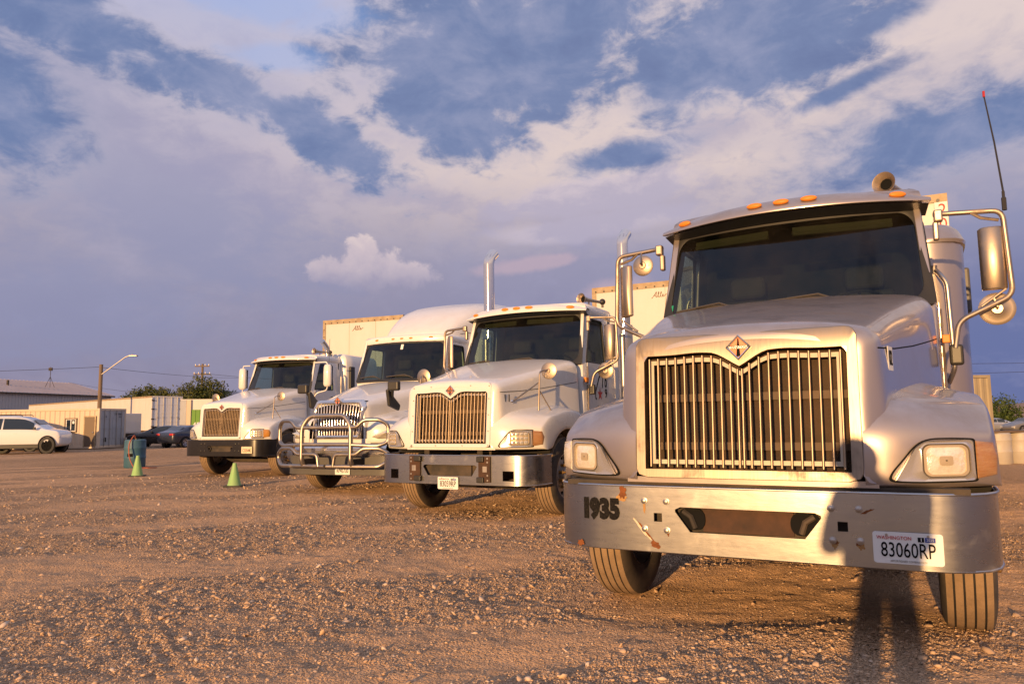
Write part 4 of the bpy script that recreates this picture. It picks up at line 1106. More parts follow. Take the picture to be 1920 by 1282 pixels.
def truck_bullbar():
    tr = empty('semi_truck', (-3.03, 12.95, 0), math.radians(-23), 'white semi truck with a tall roof fairing and tubular bull bar over its grille', 'truck', GRP)
    P = M['white']
    chassis(tr); front_wheels(tr)
    build_hood(tr, P, [(.055, .53, 1.60, .10), (.08, .555, 1.625, .12), (.14, .572, 1.645, .13), (.28, .60, 1.675, .14), (.55, .655, 1.735, .15), (.95, .76, 1.835, .17), (1.35, .865, 1.93, .18), (1.7, .94, 2.0, .18), (1.88, .965, 2.03, .17), (1.92, .965, 2.00, .16)], (.535, 1.585, .07))
    for s in (-1, 1): build_fender(tr, P, s)
    # chrome trapezoid surround with bars
    def ol(k, n=8):
        p = [(-.46, .955), (.46, .955), (.525, 1.48), (.46, 1.60), (-.46, 1.60), (-.525, 1.48)]; o = []
        for i in range(6):
            a, b_ = p[i], p[(i + 1) % 6]
            for j in range(n): o.append((lerp(a[0], b_[0], j / n) * (1 - k / .5), lerp(lerp(a[1], b_[1], j / n), 1.28, k / .33)))
        return o
    b = MB(); b.loft([[(x, yg(z) + .03, z) for x, z in ol(-.02)], [(x, yg(z) - .03, z) for x, z in ol(0)], [(x, yg(z) - .045, z) for x, z in ol(.03)], [(x, yg(z) - .03, z) for x, z in ol(.055)], [(x, yg(z) + .05, z) for x, z in ol(.06)]], cu=True)
    b.build('grille_surround', M['chrome'], tr, smooth=50)
    for k in range(-7, 8):
        x0, x1 = .055 * k, .062 * k; top = 1.55 if abs(k) < 7 else 1.50
        b = MB(); b.tube([(x0, yg(1.0) - .01, 1.0), (lerp(x0, x1, .5), yg(1.3) - .03, 1.3), (x1, yg(top) - .01, top)], .013, 8); b.build('grille_bar', M['chrome'], tr, smooth=60)
    b = MB(); b.box(-.5, .5, .14, .17, .93, 1.6); b.build('radiator', M['radiator'], tr)
    build_emblem(tr, -.06 + yg(1.6), 1.595, 1.15)
    b = MB(); b.loft([[(x, .012 + yf(x), z) for x in (-.66, -.3, 0, .3, .66)] for z in (.868, .95)]); b.build('lower_apron', P, tr)
    # swept headlights
    for s in (-1, 1):
        o = [(.70, .98), (.80, .95), (1.02, .96), (1.15, 1.02), (1.185, 1.20), (1.12, 1.18), (.92, 1.08), (.76, 1.02)]
        hl = empty('headlight'); hl.parent = tr
        b = MB(); b.loft([[(s * x, yf(x) + .02, z) for x, z in o], [(s * x, yf(x) - .012, z) for x, z in o]], cu=True, cap=True); b.build('lamp_bezel', M['black'], hl)
        c = (.98, 1.05); b = MB(); b.loft([[(s * (c[0] + (x - c[0]) * k), yf(x) - d, c[1] + (z - c[1]) * k) for x, z in o] for k, d in ((.93, .013), (.8, .024), (.05, .028))], cu=True); b.build('lens', M['led'], hl, smooth=180)
    bp = build_bumper(tr, M['greybump'], z0=.34, z1=.66, slot=False)
    b = MB(); b.loft([[(x, yf(x) * .8 + d - .03, z) for x in np.linspace(-.95, .95, 15)] for z, d in ((.66, .02), (.70, -.01), (.80, -.01), (.85, .02))]); b.build('bumper_chrome', M['chrome'], tr, smooth=60)
    # bull bar
    bb = empty('bull_bar'); bb.parent = tr
    Y = -.33
    b = MB()
    b.tube(fillet([(-.50, Y + .04, .52), (-.50, Y, .60), (-.50, Y, 1.16), (-.36, Y + .03, 1.345), (.36, Y + .03, 1.345), (.50, Y, 1.16), (.50, Y, .60), (.50, Y + .04, .52)], .10, 5), .040, 12)
    b.build('main_hoop', M['bullbar'], bb, smooth=60)
    for z in (1.15, .865):
        b = MB(); b.tube([(-.50, Y, z), (.50, Y, z)], .034, 10); b.build('cross_bar', M['bullbar'], bb, smooth=60)
    for s in (-1, 1):
        b = MB(); b.tube(fillet([(s * .50, Y, 1.15), (s * .62, Y, 1.15), (s * .74, Y + .02, 1.27), (s * 1.00, Y + .10, 1.27), (s * 1.12, Y + .18, 1.18), (s * 1.12, Y + .18, .90), (s * .98, Y + .10, .84), (s * .50, Y, .86)], .07, 4), .034, 10); b.build('wing_loop', M['bullbar'], bb, smooth=60)
        b = MB(); b.tube(fillet([(s * .50, Y, .70), (s * .60, Y, .70), (s * .72, Y + .02, .80), (s * 1.00, Y + .10, .80), (s * 1.14, Y + .18, .70), (s * 1.14, Y + .18, .60), (s * 1.00, Y + .08, .50), (s * .02, Y, .50)], .07, 4), .034, 10); b.build('wing_loop', M['bullbar'], bb, smooth=60)
        b = MB(); b.tube(fillet([(s * .50, Y, .70), (s * .18, Y, .70), (s * .15, Y, .50)], .07, 4), .030, 10); b.build('inner_loop', M['bullbar'], bb, smooth=60)
        b = MB(); b.box(s * .50 - .03, s * .50 + .03, Y + .03, .10, .46, .62); b.build('mount_arm', M['frame'], bb, bevel=.008)
    plate(tr, .12, -.022, .42, 'RP45730', top=False)
    cab = build_cab(tr, P, sleeper=True, visors=False, roof_z=2.97)
    for x in (-.62, -.2, 0, .2, .62):
        q = MB(); q.sphere(1.0, None, 14, 8); o = q.build('marker_light', M['orange'], tr, smooth=180); o.matrix_local = T(x, 2.10 + .17 * x * x, 2.885) @ RX(-.4) @ Matrix.Diagonal((.055, .022, .022, 1))
    rows = []
    for y, w, zb, zt, r in ((2.62, .58, 2.93, 2.96, .02), (2.64, .70, 2.90, 3.04, .08), (2.74, .77, 2.88, 3.15, .12), (2.98, .85, 2.86, 3.34, .18), (3.30, .94, 2.86, 3.55, .25), (3.70, 1.05, 2.86, 3.74, .32), (4.2, 1.14, 2.86, 3.87, .36), (4.8, 1.18, 2.86, 3.94, .36), (5.4, 1.20, 2.86, 3.97, .34)):
        h = [(0, zt), (w * .35, zt - .01), (w * .7 - .02, zt - .03)]
        rr = min(r, (zt - zb) * .8)
        for k in range(6):
            a = PI / 2 * (1 - k / 5); h.append((w - rr + rr * math.cos(a), zt - .05 * min(1, rr / .2) - rr + rr * math.sin(a) if rr > .03 else zt - .02))
        h.append((w, zb))
        rows.append([(-x, y, z) for x, z in h[:0:-1]] + [(x, y, z) for x, z in h])
    b = MB(); b.loft(rows); b.loft([rows[-1], [(x * .96, 5.42, z) for x, _, z in rows[-1]], [(0, 5.42, 3.2)] * len(rows[-1])]); fr = b.build('roof_fairing', P, tr, smooth=70, sub=1)
    seam(fr, [(.86, 2.98, 3.02), (.955, 3.3, 3.07), (1.065, 3.7, 3.12), (1.152, 4.2, 3.18), (1.19, 4.8, 3.24)], .004)
    pl = [(1.02, 3.31), (1.12, 3.36), (1.18, 3.48), (1.20, 3.6), (1.20, 5.4)]; full = pl + [(-x, y) for x, y in pl[::-1]]
    b = MB(); b.loft([[(x, y, z) for x, y in full] for z in (.95, 2.95)], cu=True, cap=True); b.build('sleeper', P, tr, smooth=40)
    for s in (-1, 1):
        g = empty('hood_mirror'); g.parent = tr
        b = MB(); b.prism_x([(.30, 1.50), (.62, 1.42), (.66, 1.52), (.45, 1.66), (.30, 1.80), (.24, 1.78)], min(s * .80, s * .86), max(s * .80, s * .86), ); b.build('mirror_base', M['black'], g, bevel=.02)
        b = MB(); b.box(s * .96 - .11, s * .96 + .11, .22, .32, 1.76, 1.93); b.build('mirror_head', M['black'], g, bevel=.03, seg=3)
        b = MB(); b.tube([(s * .83, .42, 1.60), (s * .92, .29, 1.80)], .025, 8); b.build('mirror_stalk', M['black'], g)
    b = MB(); q = [WS(.0, .80, .004), WS(.06, .80, .004), WS(.06, .93, .004), WS(.0, .93, .004)]; b.add(q, [(0, 1, 2, 3)]); b.build('windscreen_sticker', M['paper'], tr)
    return tr
M['bracket'] = mat('bracket_rust', (.085, .040, .022), .75, .2, var=.7, vscale=9, col2=(.02, .015, .012))
M['greybump2'] = mat('grey_bumper', (.10, .095, .09), 0.5, var=0.4)
M['bullbar'] = stain_mat('bull_bar_tube', (.46, .40, .34), (.30, .23, .17), 0.32, 1.0, 6.0, 0.5, 0.85)
truck_silver()
truck_white('white semi truck with door star logo and twin chrome exhaust stacks beside the silver truck', (-.814, 9.52), -28.1, 2)
truck_bullbar()
truck_white('white semi truck with black bumper at the far end of the row', (-6.77, 17.32), -22.2, 4)

# ------------------------------------------------------------------ trailers
M['rail'] = mat('trailer_rail', (.42, .34, .22), 0.6, 0.2, var=0.7, vscale=5, col2=(.22, .13, .07))
M['trailer'] = mat('trailer_skin', (.62, .60, .57), 0.45, 0.0, var=0.35, vscale=1.1, col2=(.50, .46, .40), stretch=(1.5, 1.5, .5))
def script_logo(parent, x, z, s, y):
    b = MB()
    st = [[(0, 0), (.05, .04), (.16, .18), (.24, .30), (.22, .18), (.20, .03), (.27, .06)], [(.10, .11), (.23, .13)], [(.27, .06), (.36, .24), (.34, .29), (.31, .2), (.31, .04), (.38, .05)], [(.38, .05), (.47, .24), (.45, .29), (.42, .2), (.42, .04), (.49, .06)], [(.49, .06), (.56, .13), (.53, .16), (.50, .10), (.53, .03), (.62, .10), (.70, .16)]]
    for q in st: b.tube(fillet([(x + u * s, y, z + v * s) for u, v in q], .03 * s, 3), .011 * s, 5)
    return b.build('script_logo', mat('logo_brown', (.20, .12, .07), .6), parent)
def trailer(label, pos, rz, hw, z1, L=9.0, logo=None, name='box_trailer', cz=1.1, rh=.13):
    tr = empty(name, (*pos, 0), rz, label, 'trailer')
    b = MB(); b.box(-hw + .02, hw - .02, .02, L, cz, z1 - .01); b.build('box_body', M['trailer'], tr)
    fr = MB(); fr.box(-hw, hw, 0, .06, z1 - rh, z1); fr.box(-hw, hw, .062, L, z1 - .1, z1 - .003)
    for s in (-1, 1): fr.box(min(s * hw, s * (hw - .10)), max(s * hw, s * (hw - .10)), -.002, .058, cz - .05, z1 - rh - .001)
    fr.box(-hw, hw, 0, .06, cz - .08, cz - .051)
    rail = fr.build('corner_rail', M['rail'], tr)
    rv = MB()
    for k in range(13): rv.cyl(.02, .008, T(lerp(-hw + .1, hw - .1, k / 12), 0, z1 - rh * .8) @ RX(PI / 2), 8)
    for k in range(14):
        for s in (-1, 1): rv.cyl(.016, .008, T(s * (hw - .05), -.002, lerp(cz + .1, z1 - .3, k / 13)) @ RX(PI / 2), 8)
    rv.build('rivet', M['black'], rail)
    for x in (-hw * .33, hw * .33):
        b = MB(); b.box(x - .004, x + .004, .016, .022, cz, z1 - .13); b.build('panel_joint', M['rail'], tr)
    if logo: script_logo(tr, logo[0], logo[1], logo[2], .012)
    b = MB()
    for s in (-1, 1): b.box(s * .9 - .06, s * .9 + .06, 2.2, 2.34, .05, cz); b.box(s * .9 - .15, s * .9 + .15, 2.15, 2.4, .0, .05)
    b.build('landing_leg', M['frame'], tr)
    for y in (L - 2.4, L - 1.2):
        for s in (-1, 1): make_wheel(tr, 'trailer_wheel', s * (hw - .2), y, s, steer=False)
    return tr
def local(pos, rz, x, y):
    c, s = math.cos(math.radians(rz)), math.sin(math.radians(rz)); return (pos[0] + c * x - s * y, pos[1] + s * x + c * y)
trailer('white box trailer with rusty top rail standing behind the bull bar truck', local((-6.77, 17.32), -22.2, -.12, 5.95), math.radians(-22.2), 1.46, 4.44, logo=(-.36, 4.05, .56))
trailer('white box trailer between the twin stack truck and the silver truck', local((-.814, 9.52), -28.1, 0.02, 8.2), math.radians(-28.1), 1.32, 4.29, logo=(.12, 3.92, .50))
t3 = trailer('white trailer with red number on its corner behind the silver truck cab', local((1.237, 4.08), -28.5, 0, 6.0), math.radians(-28.5), 1.31, 3.87, rh=.10)
b = MB(); b.box(1.17, 1.306, -.012, -.004, 3.30, 3.765); b.build('number_panel', M['paper'], t3)
for ch, z in (('2', 3.665), ('0', 3.49)): text(ch, (1.25, -.014, z), .20, FRONT, M['redink'], t3, 'trailer_number', sx=.9)

# ------------------------------------------------------------------ cars
M['carwhite'] = mat('car_white', (.74, .74, .75), 0.25, 0.0, coat=0.7, dust=0.15)
M['carblue'] = mat('car_dark_blue', (.022, .030, .055), 0.25, 0.3, coat=0.8, dust=0.25, dustcol=(.16, .14, .12))
M['carblack'] = mat('car_black', (.012, .013, .016), 0.22, 0.2, coat=0.8, dust=0.2, dustcol=(.14, .12, .10))
M['carsilver'] = mat('car_silver', (.46, .47, .48), 0.28, 0.6, coat=0.6)
M['alloy'] = mat('alloy_wheel', (.45, .45, .45), 0.3, 0.8)
M['carglass'] = mat('car_glass', (.015, .02, .022), 0.03, 0.0, spec=0.9)
def car(name, label, paint, pos, rz, st, wb, wr=.33, dark_rim=False, cat='car', plate_num=None, wz=0.0, sc=1.0):
    """st: stations (x, z bottom, belt, top, half width); front is +x"""
    tr = empty(name, pos, math.radians(rz), label, cat); tr.scale = (sc, sc, sc)
    def sec(x, zb, zl, zt, w):
        wr_ = w * (.76 if zt - zl > .2 else .93)
        h = [(0, zt + .012), (wr_ * .6, zt + .006), (wr_ * .93, zt - .02 * min(1, (zt - zl) / .3)), (lerp(wr_, w * .97, .45), lerp(zt, zl, .5)), (w * .975, zl), (w, zl - .14), (w * .995, lerp(zl, zb, .6)), (w * .95, zb + .05), (w * .86, zb), (0, zb)]
        return [(x, y, z) for y, z in h] + [(x, -y, z) for y, z in h[-2:0:-1]]
    rows = [sec(*s) for s in st]
    b = MB(); b.loft(rows, cu=True, cap=True); body = b.build('body', paint, tr, smooth=55, sub=1)
    def interp(x):
        for a, c in zip(st, st[1:]):
            if a[0] <= x <= c[0]:
                t = (x - a[0]) / (c[0] - a[0]); return [lerp(p, q, t) for p, q in zip(a, c)]
        return st[-1]
    def sidept(x, t, s, d=.012):
        _, zb, zl, zt, w = interp(x); wr_ = w * .74
        return (x, s * (lerp(w * .965, wr_, t) + d), lerp(zl, zt, t))
    cab = [s[0] for s in st if s[3] - s[2] > .3]; xa, xb = min(cab), max(cab)
    mid = (xa + xb) / 2
    for s in (-1, 1):
        for a, c in ((xa + .12, mid - .05), (mid + .03, xb + .15)):
            b = MB(); n = 6
            b.loft([[sidept(lerp(a, c, i / n), t, s) for i in range(n + 1)] for t in (.08, .45, .80)])
            b.build('side_window', M['carglass'], tr, smooth=180)
        b = MB(); b.box(mid + .55, mid + .70, s * (interp(mid + .6)[4] - .01) - .012, s * (interp(mid + .6)[4] - .01) + .012, interp(mid)[2] - .13, interp(mid)[2] - .10); b.build('door_handle', paint, tr)
        b = MB(); xm = xb + .25; w = interp(xm)[4]; b.box(xm - .06, xm + .06, s * (w + .02) - .10 * (s < 0), s * (w + .02) + .10 * (s > 0), interp(xm)[2] + .02, interp(xm)[2] + .14); b.build('wing_mirror', M['black'], tr, bevel=.02)
    # screens
    def topstrip(x0, x1, t0=.92, n=4):
        b = MB(); rows = []
        for i in range(n + 1):
            x = lerp(x0, x1, i / n); _, zb, zl, zt, w = interp(x); wr_ = w * .70
            rows.append([(x + (.012 if x > 0 else -.012), y, zt + .022) for y in (-wr_, -wr_ * .5, 0, wr_ * .5, wr_)])
        b.loft(rows); return b
    xs = [s[0] for s in st]; i1 = xs.index(xb); i0 = xs.index(xa)
    topstrip(lerp(xb, xs[i1 + 1], .12), lerp(xb, xs[i1 + 1], .88)).build('windscreen', M['carglass'], tr, smooth=180)
    topstrip(lerp(xa, xs[i0 - 1], .10), lerp(xa, xs[i0 - 1], .85)).build('rear_window', M['carglass'], tr, smooth=180)
    wmax = max(s[4] for s in st)
    for x in wb:
        for s in (-1, 1):
            g = empty('wheel'); g.parent = tr; g.matrix_local = T(x, s * (wmax - .10), wr + wz) @ RX(-s * PI / 2)
            b = MB(); b.lathe([(wr * .70, -.10), (wr * .97, -.10), (wr, -.07), (wr, .07), (wr * .97, .105), (wr * .70, .11)], n=26); b.build('tyre', M['rubber'], g, smooth=40)
            b = MB(); b.lathe([(wr * .70, .06), (wr * .68, .085), (.06, .07), (.05, .09), (.001, .09)], n=24); rm = b.build('rim', M['ink'] if dark_rim else M['alloy'], g, smooth=40)
            b = MB()
            for k in range(5): a = 2 * PI * (k + .5) / 5; b.cyl(wr * .16, .012, T(wr * .44 * math.cos(a), wr * .44 * math.sin(a), .074), 8)
            b.build('rim_opening', M['ink'], rm)
            a_ = MB(); a_.lathe([(wr * 1.0, 0), (wr * 1.17, 0), (wr * 1.17, .012), (wr * 1.0, .012)], T(0, 0, .095), 26); a_.build('arch_trim', M['ink'], g)
    xf, xr = xs[-1], xs[0]
    for s in (-1, 1):
        w = interp(xf - .12)[4]
        b = MB(); b.box(xf - .20, xf - .02, s * (w - .30), s * (w - .02), st[-2][2] - .16, st[-2][2] - .05); b.build('headlight', M['led'], tr, bevel=.03)
        w = interp(xr + .05)[4]; zr = st[1][2]
        b = MB(); b.box(xr - .02, xr + .16, s * (w - .34), s * (w + .012), zr - .20, zr - .06); b.build('tail_light', M['red'], tr, bevel=.03)
    if plate_num:
        b = MB(); b.box(xr - .03, xr - .018, -.16, .16, st[1][2] - .24, st[1][2] - .10); p = b.build('license_plate', M['paper'], tr)
        text(plate_num, (xr - .032, 0, st[1][2] - .17), .10, (PI / 2, 0, -PI / 2), M['redink'], p, 'plate_number', sx=.8)
    return tr
SUV = [(-2.24, .50, .86, .90, .78), (-2.18, .36, 1.0, 1.12, .87), (-2.02, .30, 1.05, 1.46, .90), (-1.75, .26, 1.04, 1.61, .91), (-.9, .24, 1.01, 1.66, .92), (.15, .24, 1.0, 1.63, .92), (.55, .24, 1.0, 1.48, .92), (.95, .24, 1.01, 1.22, .92), (1.18, .25, 1.02, 1.08, .92), (1.30, .25, 1.01, 1.055, .92), (1.74, .28, .97, 1.0, .90), (1.86, .32, .93, .96, .88), (1.95, .38, .82, .85, .85), (1.98, .46, .60, .64, .82)]
SEDAN = [(-2.25, .45, .80, .82, .72), (-2.15, .30, .98, 1.01, .82), (-1.75, .24, 1.0, 1.03, .86), (-1.10, .22, .96, 1.36, .88), (-.5, .20, .94, 1.43, .88), (.25, .20, .92, 1.41, .88), (1.10, .22, .92, .97, .87), (1.75, .25, .82, .87, .85), (2.12, .30, .70, .74, .78), (2.24, .42, .60, .62, .66)]
suv = car('suv', 'white suv with dark wheels in front of the beige container office', M['carwhite'], (-22.68, 34.85, 0), 13, SUV, (-1.35, 1.38), .36, True, 'suv', sc=.92); suv.scale = (.88, .95, 1.06)
b = MB(); 
for s in (-1, 1): b.tube(fillet([(-1.6, s * .66, 1.60), (-1.55, s * .66, 1.68), (.0, s * .66, 1.69), (.1, s * .66, 1.62)], .05), .018, 6)
b.build('roof_rail', M['black'], suv)
for s in (-1, 1):
    b = MB(); b.box(-.98, 1.0, s * .92 - .025, s * .92 + .025, .24, .42); b.build('sill_cladding', M['black'], suv, bevel=.02)
car('hatchback', 'white car mostly hidden behind the white suv, only its roof and dark wheels showing', M['carwhite'], (-25.6, 38.3, 0), 5, SUV, (-1.35, 1.38), .34, True)
car('sedan', 'dark blue sedan seen from behind with red tail lights next to the black bumper truck', M['carblue'], (-17.8, 41.7, 0), 65, SEDAN, (-1.35, 1.35), .32, sc=.84)
car('sedan', 'black car parked beyond the blue barrel and beside the blue sedan', M['carblack'], (-20.0, 42.9, 0), 190, SEDAN, (-1.35, 1.35), .32, sc=.84)

# ------------------------------------------------------------------ yard buildings and containers
M['beige'] = mat('beige_container', (.62, .505, .38), 0.6, var=0.35, vscale=.6, col2=(.50, .395, .28))
M['doorend'] = mat('container_door_grey', (.40, .42, .45), 0.55, var=0.4, vscale=2, col2=(.28, .28, .29))
M['wallrib'] = mat('ribbed_wall', (.40, .42, .45), 0.5, var=0.2)
M['roofing'] = mat('metal_roof', (.50, .40, .36), 0.5, var=0.6, vscale=.5, col2=(.38, .30, .27))
M['woodpole'] = mat('pole_wood', (.20, .145, .10), 0.85, var=0.6, vscale=3, stretch=(6, 6, .4))
M['galv'] = mat('galvanised', (.45, .43, .40), 0.45, 0.7, var=0.3)
M['brown'] = mat('brown_door', (.14, .095, .06), 0.6)
M['green_panel'] = mat('green_panel', (.10, .28, .015), 0.5, var=0.6, vscale=2, col2=(.05, .15, .01), stretch=(3, 3, .2))
M['darkvent'] = mat('dark_vent', (.03, .03, .03), .8)
def corrugated(b, x0, x1, y, z0, z1, pitch, depth, m=None):
    n = max(2, int(round((x1 - x0) / pitch))); pts = []
    for k in range(n):
        a = lerp(x0, x1, k / n); w = (x1 - x0) / n
        pts += [(a, y), (a + w * .34, y), (a + w * .5, y + depth), (a + w * .84, y + depth)]
    pts.append((x1, y))
    b.loft([[(x, yy, z) for x, yy in pts] for z in (z0, z1)], m=m)
def container(label, pos, rz, L, Wd, H, mside, mdoor, ribbed=True, name='shipping_container', cat='container', z0=.12):
    """long side faces local -y, door end faces local +x"""
    tr = empty(name, pos, math.radians(rz), label, cat)
    b = MB(); b.box(-L, -.06, .05, Wd - .05, z0, z0 + H - .06); b.build('shell', mside, tr)
    b = MB()
    if ribbed: corrugated(b, -L + .1, -.12, .0, z0 + .14, z0 + H - .12, .28, .03)
    else:
        for k in range(int(L / 1.2)): b.box(-L + .06 + 1.2 * k, -L + 1.2 * (k + 1) + .05, -.004, .048, z0 + .12, z0 + H - .1)
    b.build('side_wall', mside, tr)
    b = MB()
    for x in (-L, -.12):
        for y in (0, Wd - .12): b.box(x, x + .12, y - .012, y + .12 + .012, z0, z0 + H)
    b.box(-L + .12, -.12, -.010, .10, z0, z0 + .15); b.box(-L + .12, -.12, -.010, .10, z0 + H - .11, z0 + H - .001); b.box(-.11, .012, .13, Wd - .13, z0 + H - .12, z0 + H - .002); b.box(-.11, .012, .13, Wd - .13, z0, z0 + .14)
    b.build('corner_frame', mside, tr, bevel=.01)
    for k in range(2):
        y0, y1 = .13 + k * (Wd / 2 - .12), Wd / 2 - .01 + k * (Wd / 2 - .12)
        b = MB(); b.box(-.06, -.01, y0, y1, z0 + .15, z0 + H - .13)
        for q in (.25, .5, .75): b.box(-.01, .008, y0 + .03, y1 - .03, z0 + H * q - .02, z0 + H * q + .02)
        d = b.build('door', mdoor, tr)
        for q in (.28, .72):
            b = MB(); y = lerp(y0, y1, q); b.tube([(.03, y, z0 + .1), (.03, y, z0 + H - .08)], .02, 6); b.box(.012, .045, y - .03, y + .16, z0 + 1.0, z0 + 1.04); b.build('lock_bar', M['galv'], d)
    return tr
co = container('beige container office with window and brown door, grey doors on its end', (-22.05, 39.9, 0), -5, 14.0, 2.35, 2.12, M['beige'], M['doorend'], z0=.04)
b = MB(); b.box(-.80, -.24, -.03, .0, .14, 1.70); dr = b.build('office_door', M['brown'], co)
b = MB(); b.box(-.86, -.802, -.04, .0, .10, 1.76); b.box(-.238, -.18, -.04, .0, .10, 1.76); b.box(-.801, -.239, -.04, .0, 1.702, 1.76); b.build('door_frame', M['rail'], dr)
b = MB(); b.sphere(.035, T(-.31, -.06, .88), 8, 6); b.build('door_knob', M['chrome'], dr)
wf = MB()
for x0, x1, z0, z1 in ((-1.92, -1.86, .90, 1.66), (-1.30, -1.24, .90, 1.66), (-1.859, -1.301, .90, .96), (-1.859, -1.301, 1.60, 1.66)): wf.box(x0, x1, -.05, .0, z0, z1)
w = wf.build('office_window', M['brown'], co)
b = MB(); b.box(-1.86, -1.30, -.02, -.005, .96, 1.60); b.build('window_pane', M['carglass'], w)
b = MB()
for x in (-1.842, -1.58, -1.318): b.box(x - .02, x + .02, -.036, -.022, .96, 1.60)
for z in (.975, 1.585): b.box(-1.821, -1.601, -.034, -.022, z - .015, z + .015); b.box(-1.559, -1.339, -.034, -.022, z - .015, z + .015)
b.build('window_sash', M['paper'], w)
b = MB(); b.box(-1.50, -1.39, -.03, -.024, 1.36, 1.50); b.build('window_notice', M['paper'], w)
for tx, yy, zz, ss in (('CAIU 728301', 1.62, 1.86, .15), ('45G1', 1.78, 1.70, .13), ('22', .55, 1.72, .15)): text(tx, (.014, yy, zz), ss, SIDE, M['ink'], co, 'container_marking', sx=.8)
b = MB(); b.box(.009, .013, .40, .62, .36, .60); b.build('vent_sticker', M['darkvent'], co)

def rot_to(a, b_): return math.degrees(math.atan2(b_[1] - a[1], b_[0] - a[0]))
# long white trailer body on wheels, doors on the near end
A, B_ = (-51.97, 80.0), (-29.01, 60.0)
lw = container('long white trailer body with rear doors standing behind the container office', (B_[0], B_[1], 0), rot_to(A, B_), 30.0, 2.5, 2.75, M['trailer'], mat('white_doors', (.66, .67, .69), .5), ribbed=False, name='long_trailer', cat='trailer', z0=.80)
b = MB(); b.box(-29.9, 0.0, -.03, .02, 3.43, 3.56); b.build('top_rail', M['rail'], lw)
for y in (.10, 2.4):
    for zz in (1.1, 1.7, 2.5, 3.2):
        b = MB(); b.box(.012, .05, y - .12, y + .12, zz - .05, zz + .05); b.build('door_hinge', M['black'], lw)
for x in (-1.5, -2.8):
    for y in (.3, 2.2): make_wheel(lw, 'trailer_wheel', x, y, 1, steer=False).matrix_local = T(x, y, .5) @ RX(PI / 2 * (1 if y < 1 else -1))
# small white box truck between
bt = empty('box_truck', (-24.46, 46.9, 0), math.radians(62), 'small white box truck in shade just right of the container doors', 'truck')
b = MB(); b.box(-1.3, 1.3, 0, 4.6, .72, 1.98); b.build('cargo_box', M['trailer'], bt, bevel=.03)
b = MB(); b.box(-1.2, 1.2, 0.1, 5.8, .45, .718); b.box(-1.0, 1.0, 4.7, 6.2, .75, 1.8); b.build('chassis', M['frame'], bt)
b = MB(); b.box(-1.28, 1.28, -.05, -.002, .72, .80); b.build('rear_sill', M['galv'], bt)
for x in (-1.1, 1.1):
    b = MB(); b.box(x - .08, x + .08, -.04, -.002, .56, .66); b.build('tail_light', M['red'], bt)
    for y in (1.0, 5.0): make_wheel(bt, 'wheel', x, y, 1 if x > 0 else -1, steer=False, r=.42)
# container with green panel
gc = empty('storage_container', (-22.1, 49.6, 0), math.radians(8), 'cream storage container with green panel numbered 45 behind the far truck', 'container')
b = MB(); b.box(0, 3.6, .1, 6, .1, 2.9); b.build('shell', M['trailer'], gc)
b = MB(); b.box(.02, .40, .0, .098, .1, 2.86); b.build('corner_post', M['doorend'], gc)
b = MB(); b.box(.42, .70, -.03, .098, .1, 2.86); b.build('corner_post', M['beige'], gc)
for k in range(4):
    b = MB(); b.box(.75 + .26 * k, .99 + .26 * k, .02 + .01 * (k % 2), .098, .5, 2.2); b.build('green_slat', M['green_panel'], gc)
text('45', (1.06, .0, 1.12), .62, FRONT, M['paper'], gc, 'panel_number', sx=.8, bold=.01)
# ribbed metal building
e = Vector((.207, .978)); n_ = Vector((-.978, .207))
mb_ = empty('metal_building', (-58.1, 108, 0), math.atan2(e.x * -1, e.y), 'long ribbed metal building with low pitched roof at the left edge', 'building')
# local: y along the eave (0 = far end, negative towards the camera), -x into the building
b = MB(); pts = []
L_ = 34
for k in range(int(L_ / .45)):
    y = -.45 * k; pts += [(0, y), (.0, y - .28), (.05, y - .32), (.05, y - .41)]
b.loft([[(x, y, z) for x, y in pts] for z in (0, 5.45)]); b.build('ribbed_wall', M['wallrib'], mb_)
b = MB(); b.box(-14, -.04, -L_, 0, 0, 5.4); b.add([(-.0, -.01, 5.4), (-14, -.01, 5.4), (-7, -.01, 7.35)], [(0, 1, 2)]); b.build('building_shell', M['wallrib'], mb_)
b = MB()
for k in range(int(L_ / .6)):
    y0 = .3 - .6 * k
    b.loft([[(.35, y0, 5.46), (.35, y0 - .08, 5.52), (.35, y0 - .16, 5.46), (.35, y0 - .6, 5.46)], [(-7, y0, 7.50), (-7, y0 - .08, 7.56), (-7, y0 - .16, 7.50), (-7, y0 - .6, 7.50)], [(-14.35, y0, 5.46), (-14.35, y0 - .08, 5.52), (-14.35, y0 - .16, 5.46), (-14.35, y0 - .6, 5.46)]])
b.build('roof', M['roofing'], mb_)
b = MB(); b.box(.30, .40, -L_, .3, 5.28, 5.455); b.build('eave_trim', M['frame'], mb_)
b = MB(); b.cyl(.15, .7, T(-3.5, -14, 6.5), 10); b.build('roof_vent_pipe', M['frame'], mb_)
an = empty('roof_antenna', (-61.5, 99.0, 0), 0, 'thin tripod antenna standing on the metal building roof', 'antenna')
b = MB(); zt = 6.9
for a in (0, 2.1, 4.2): b.tube([(.6 * math.cos(a), .6 * math.sin(a), zt - .5), (0, 0, zt + .9)], .03, 5)
b.tube([(0, 0, zt + .3), (0, 0, zt + 2.2)], .035, 6); b.box(-.22, .22, -.1, .1, zt + 1.7, zt + 2.1); b.build('mast', M['frame'], an)

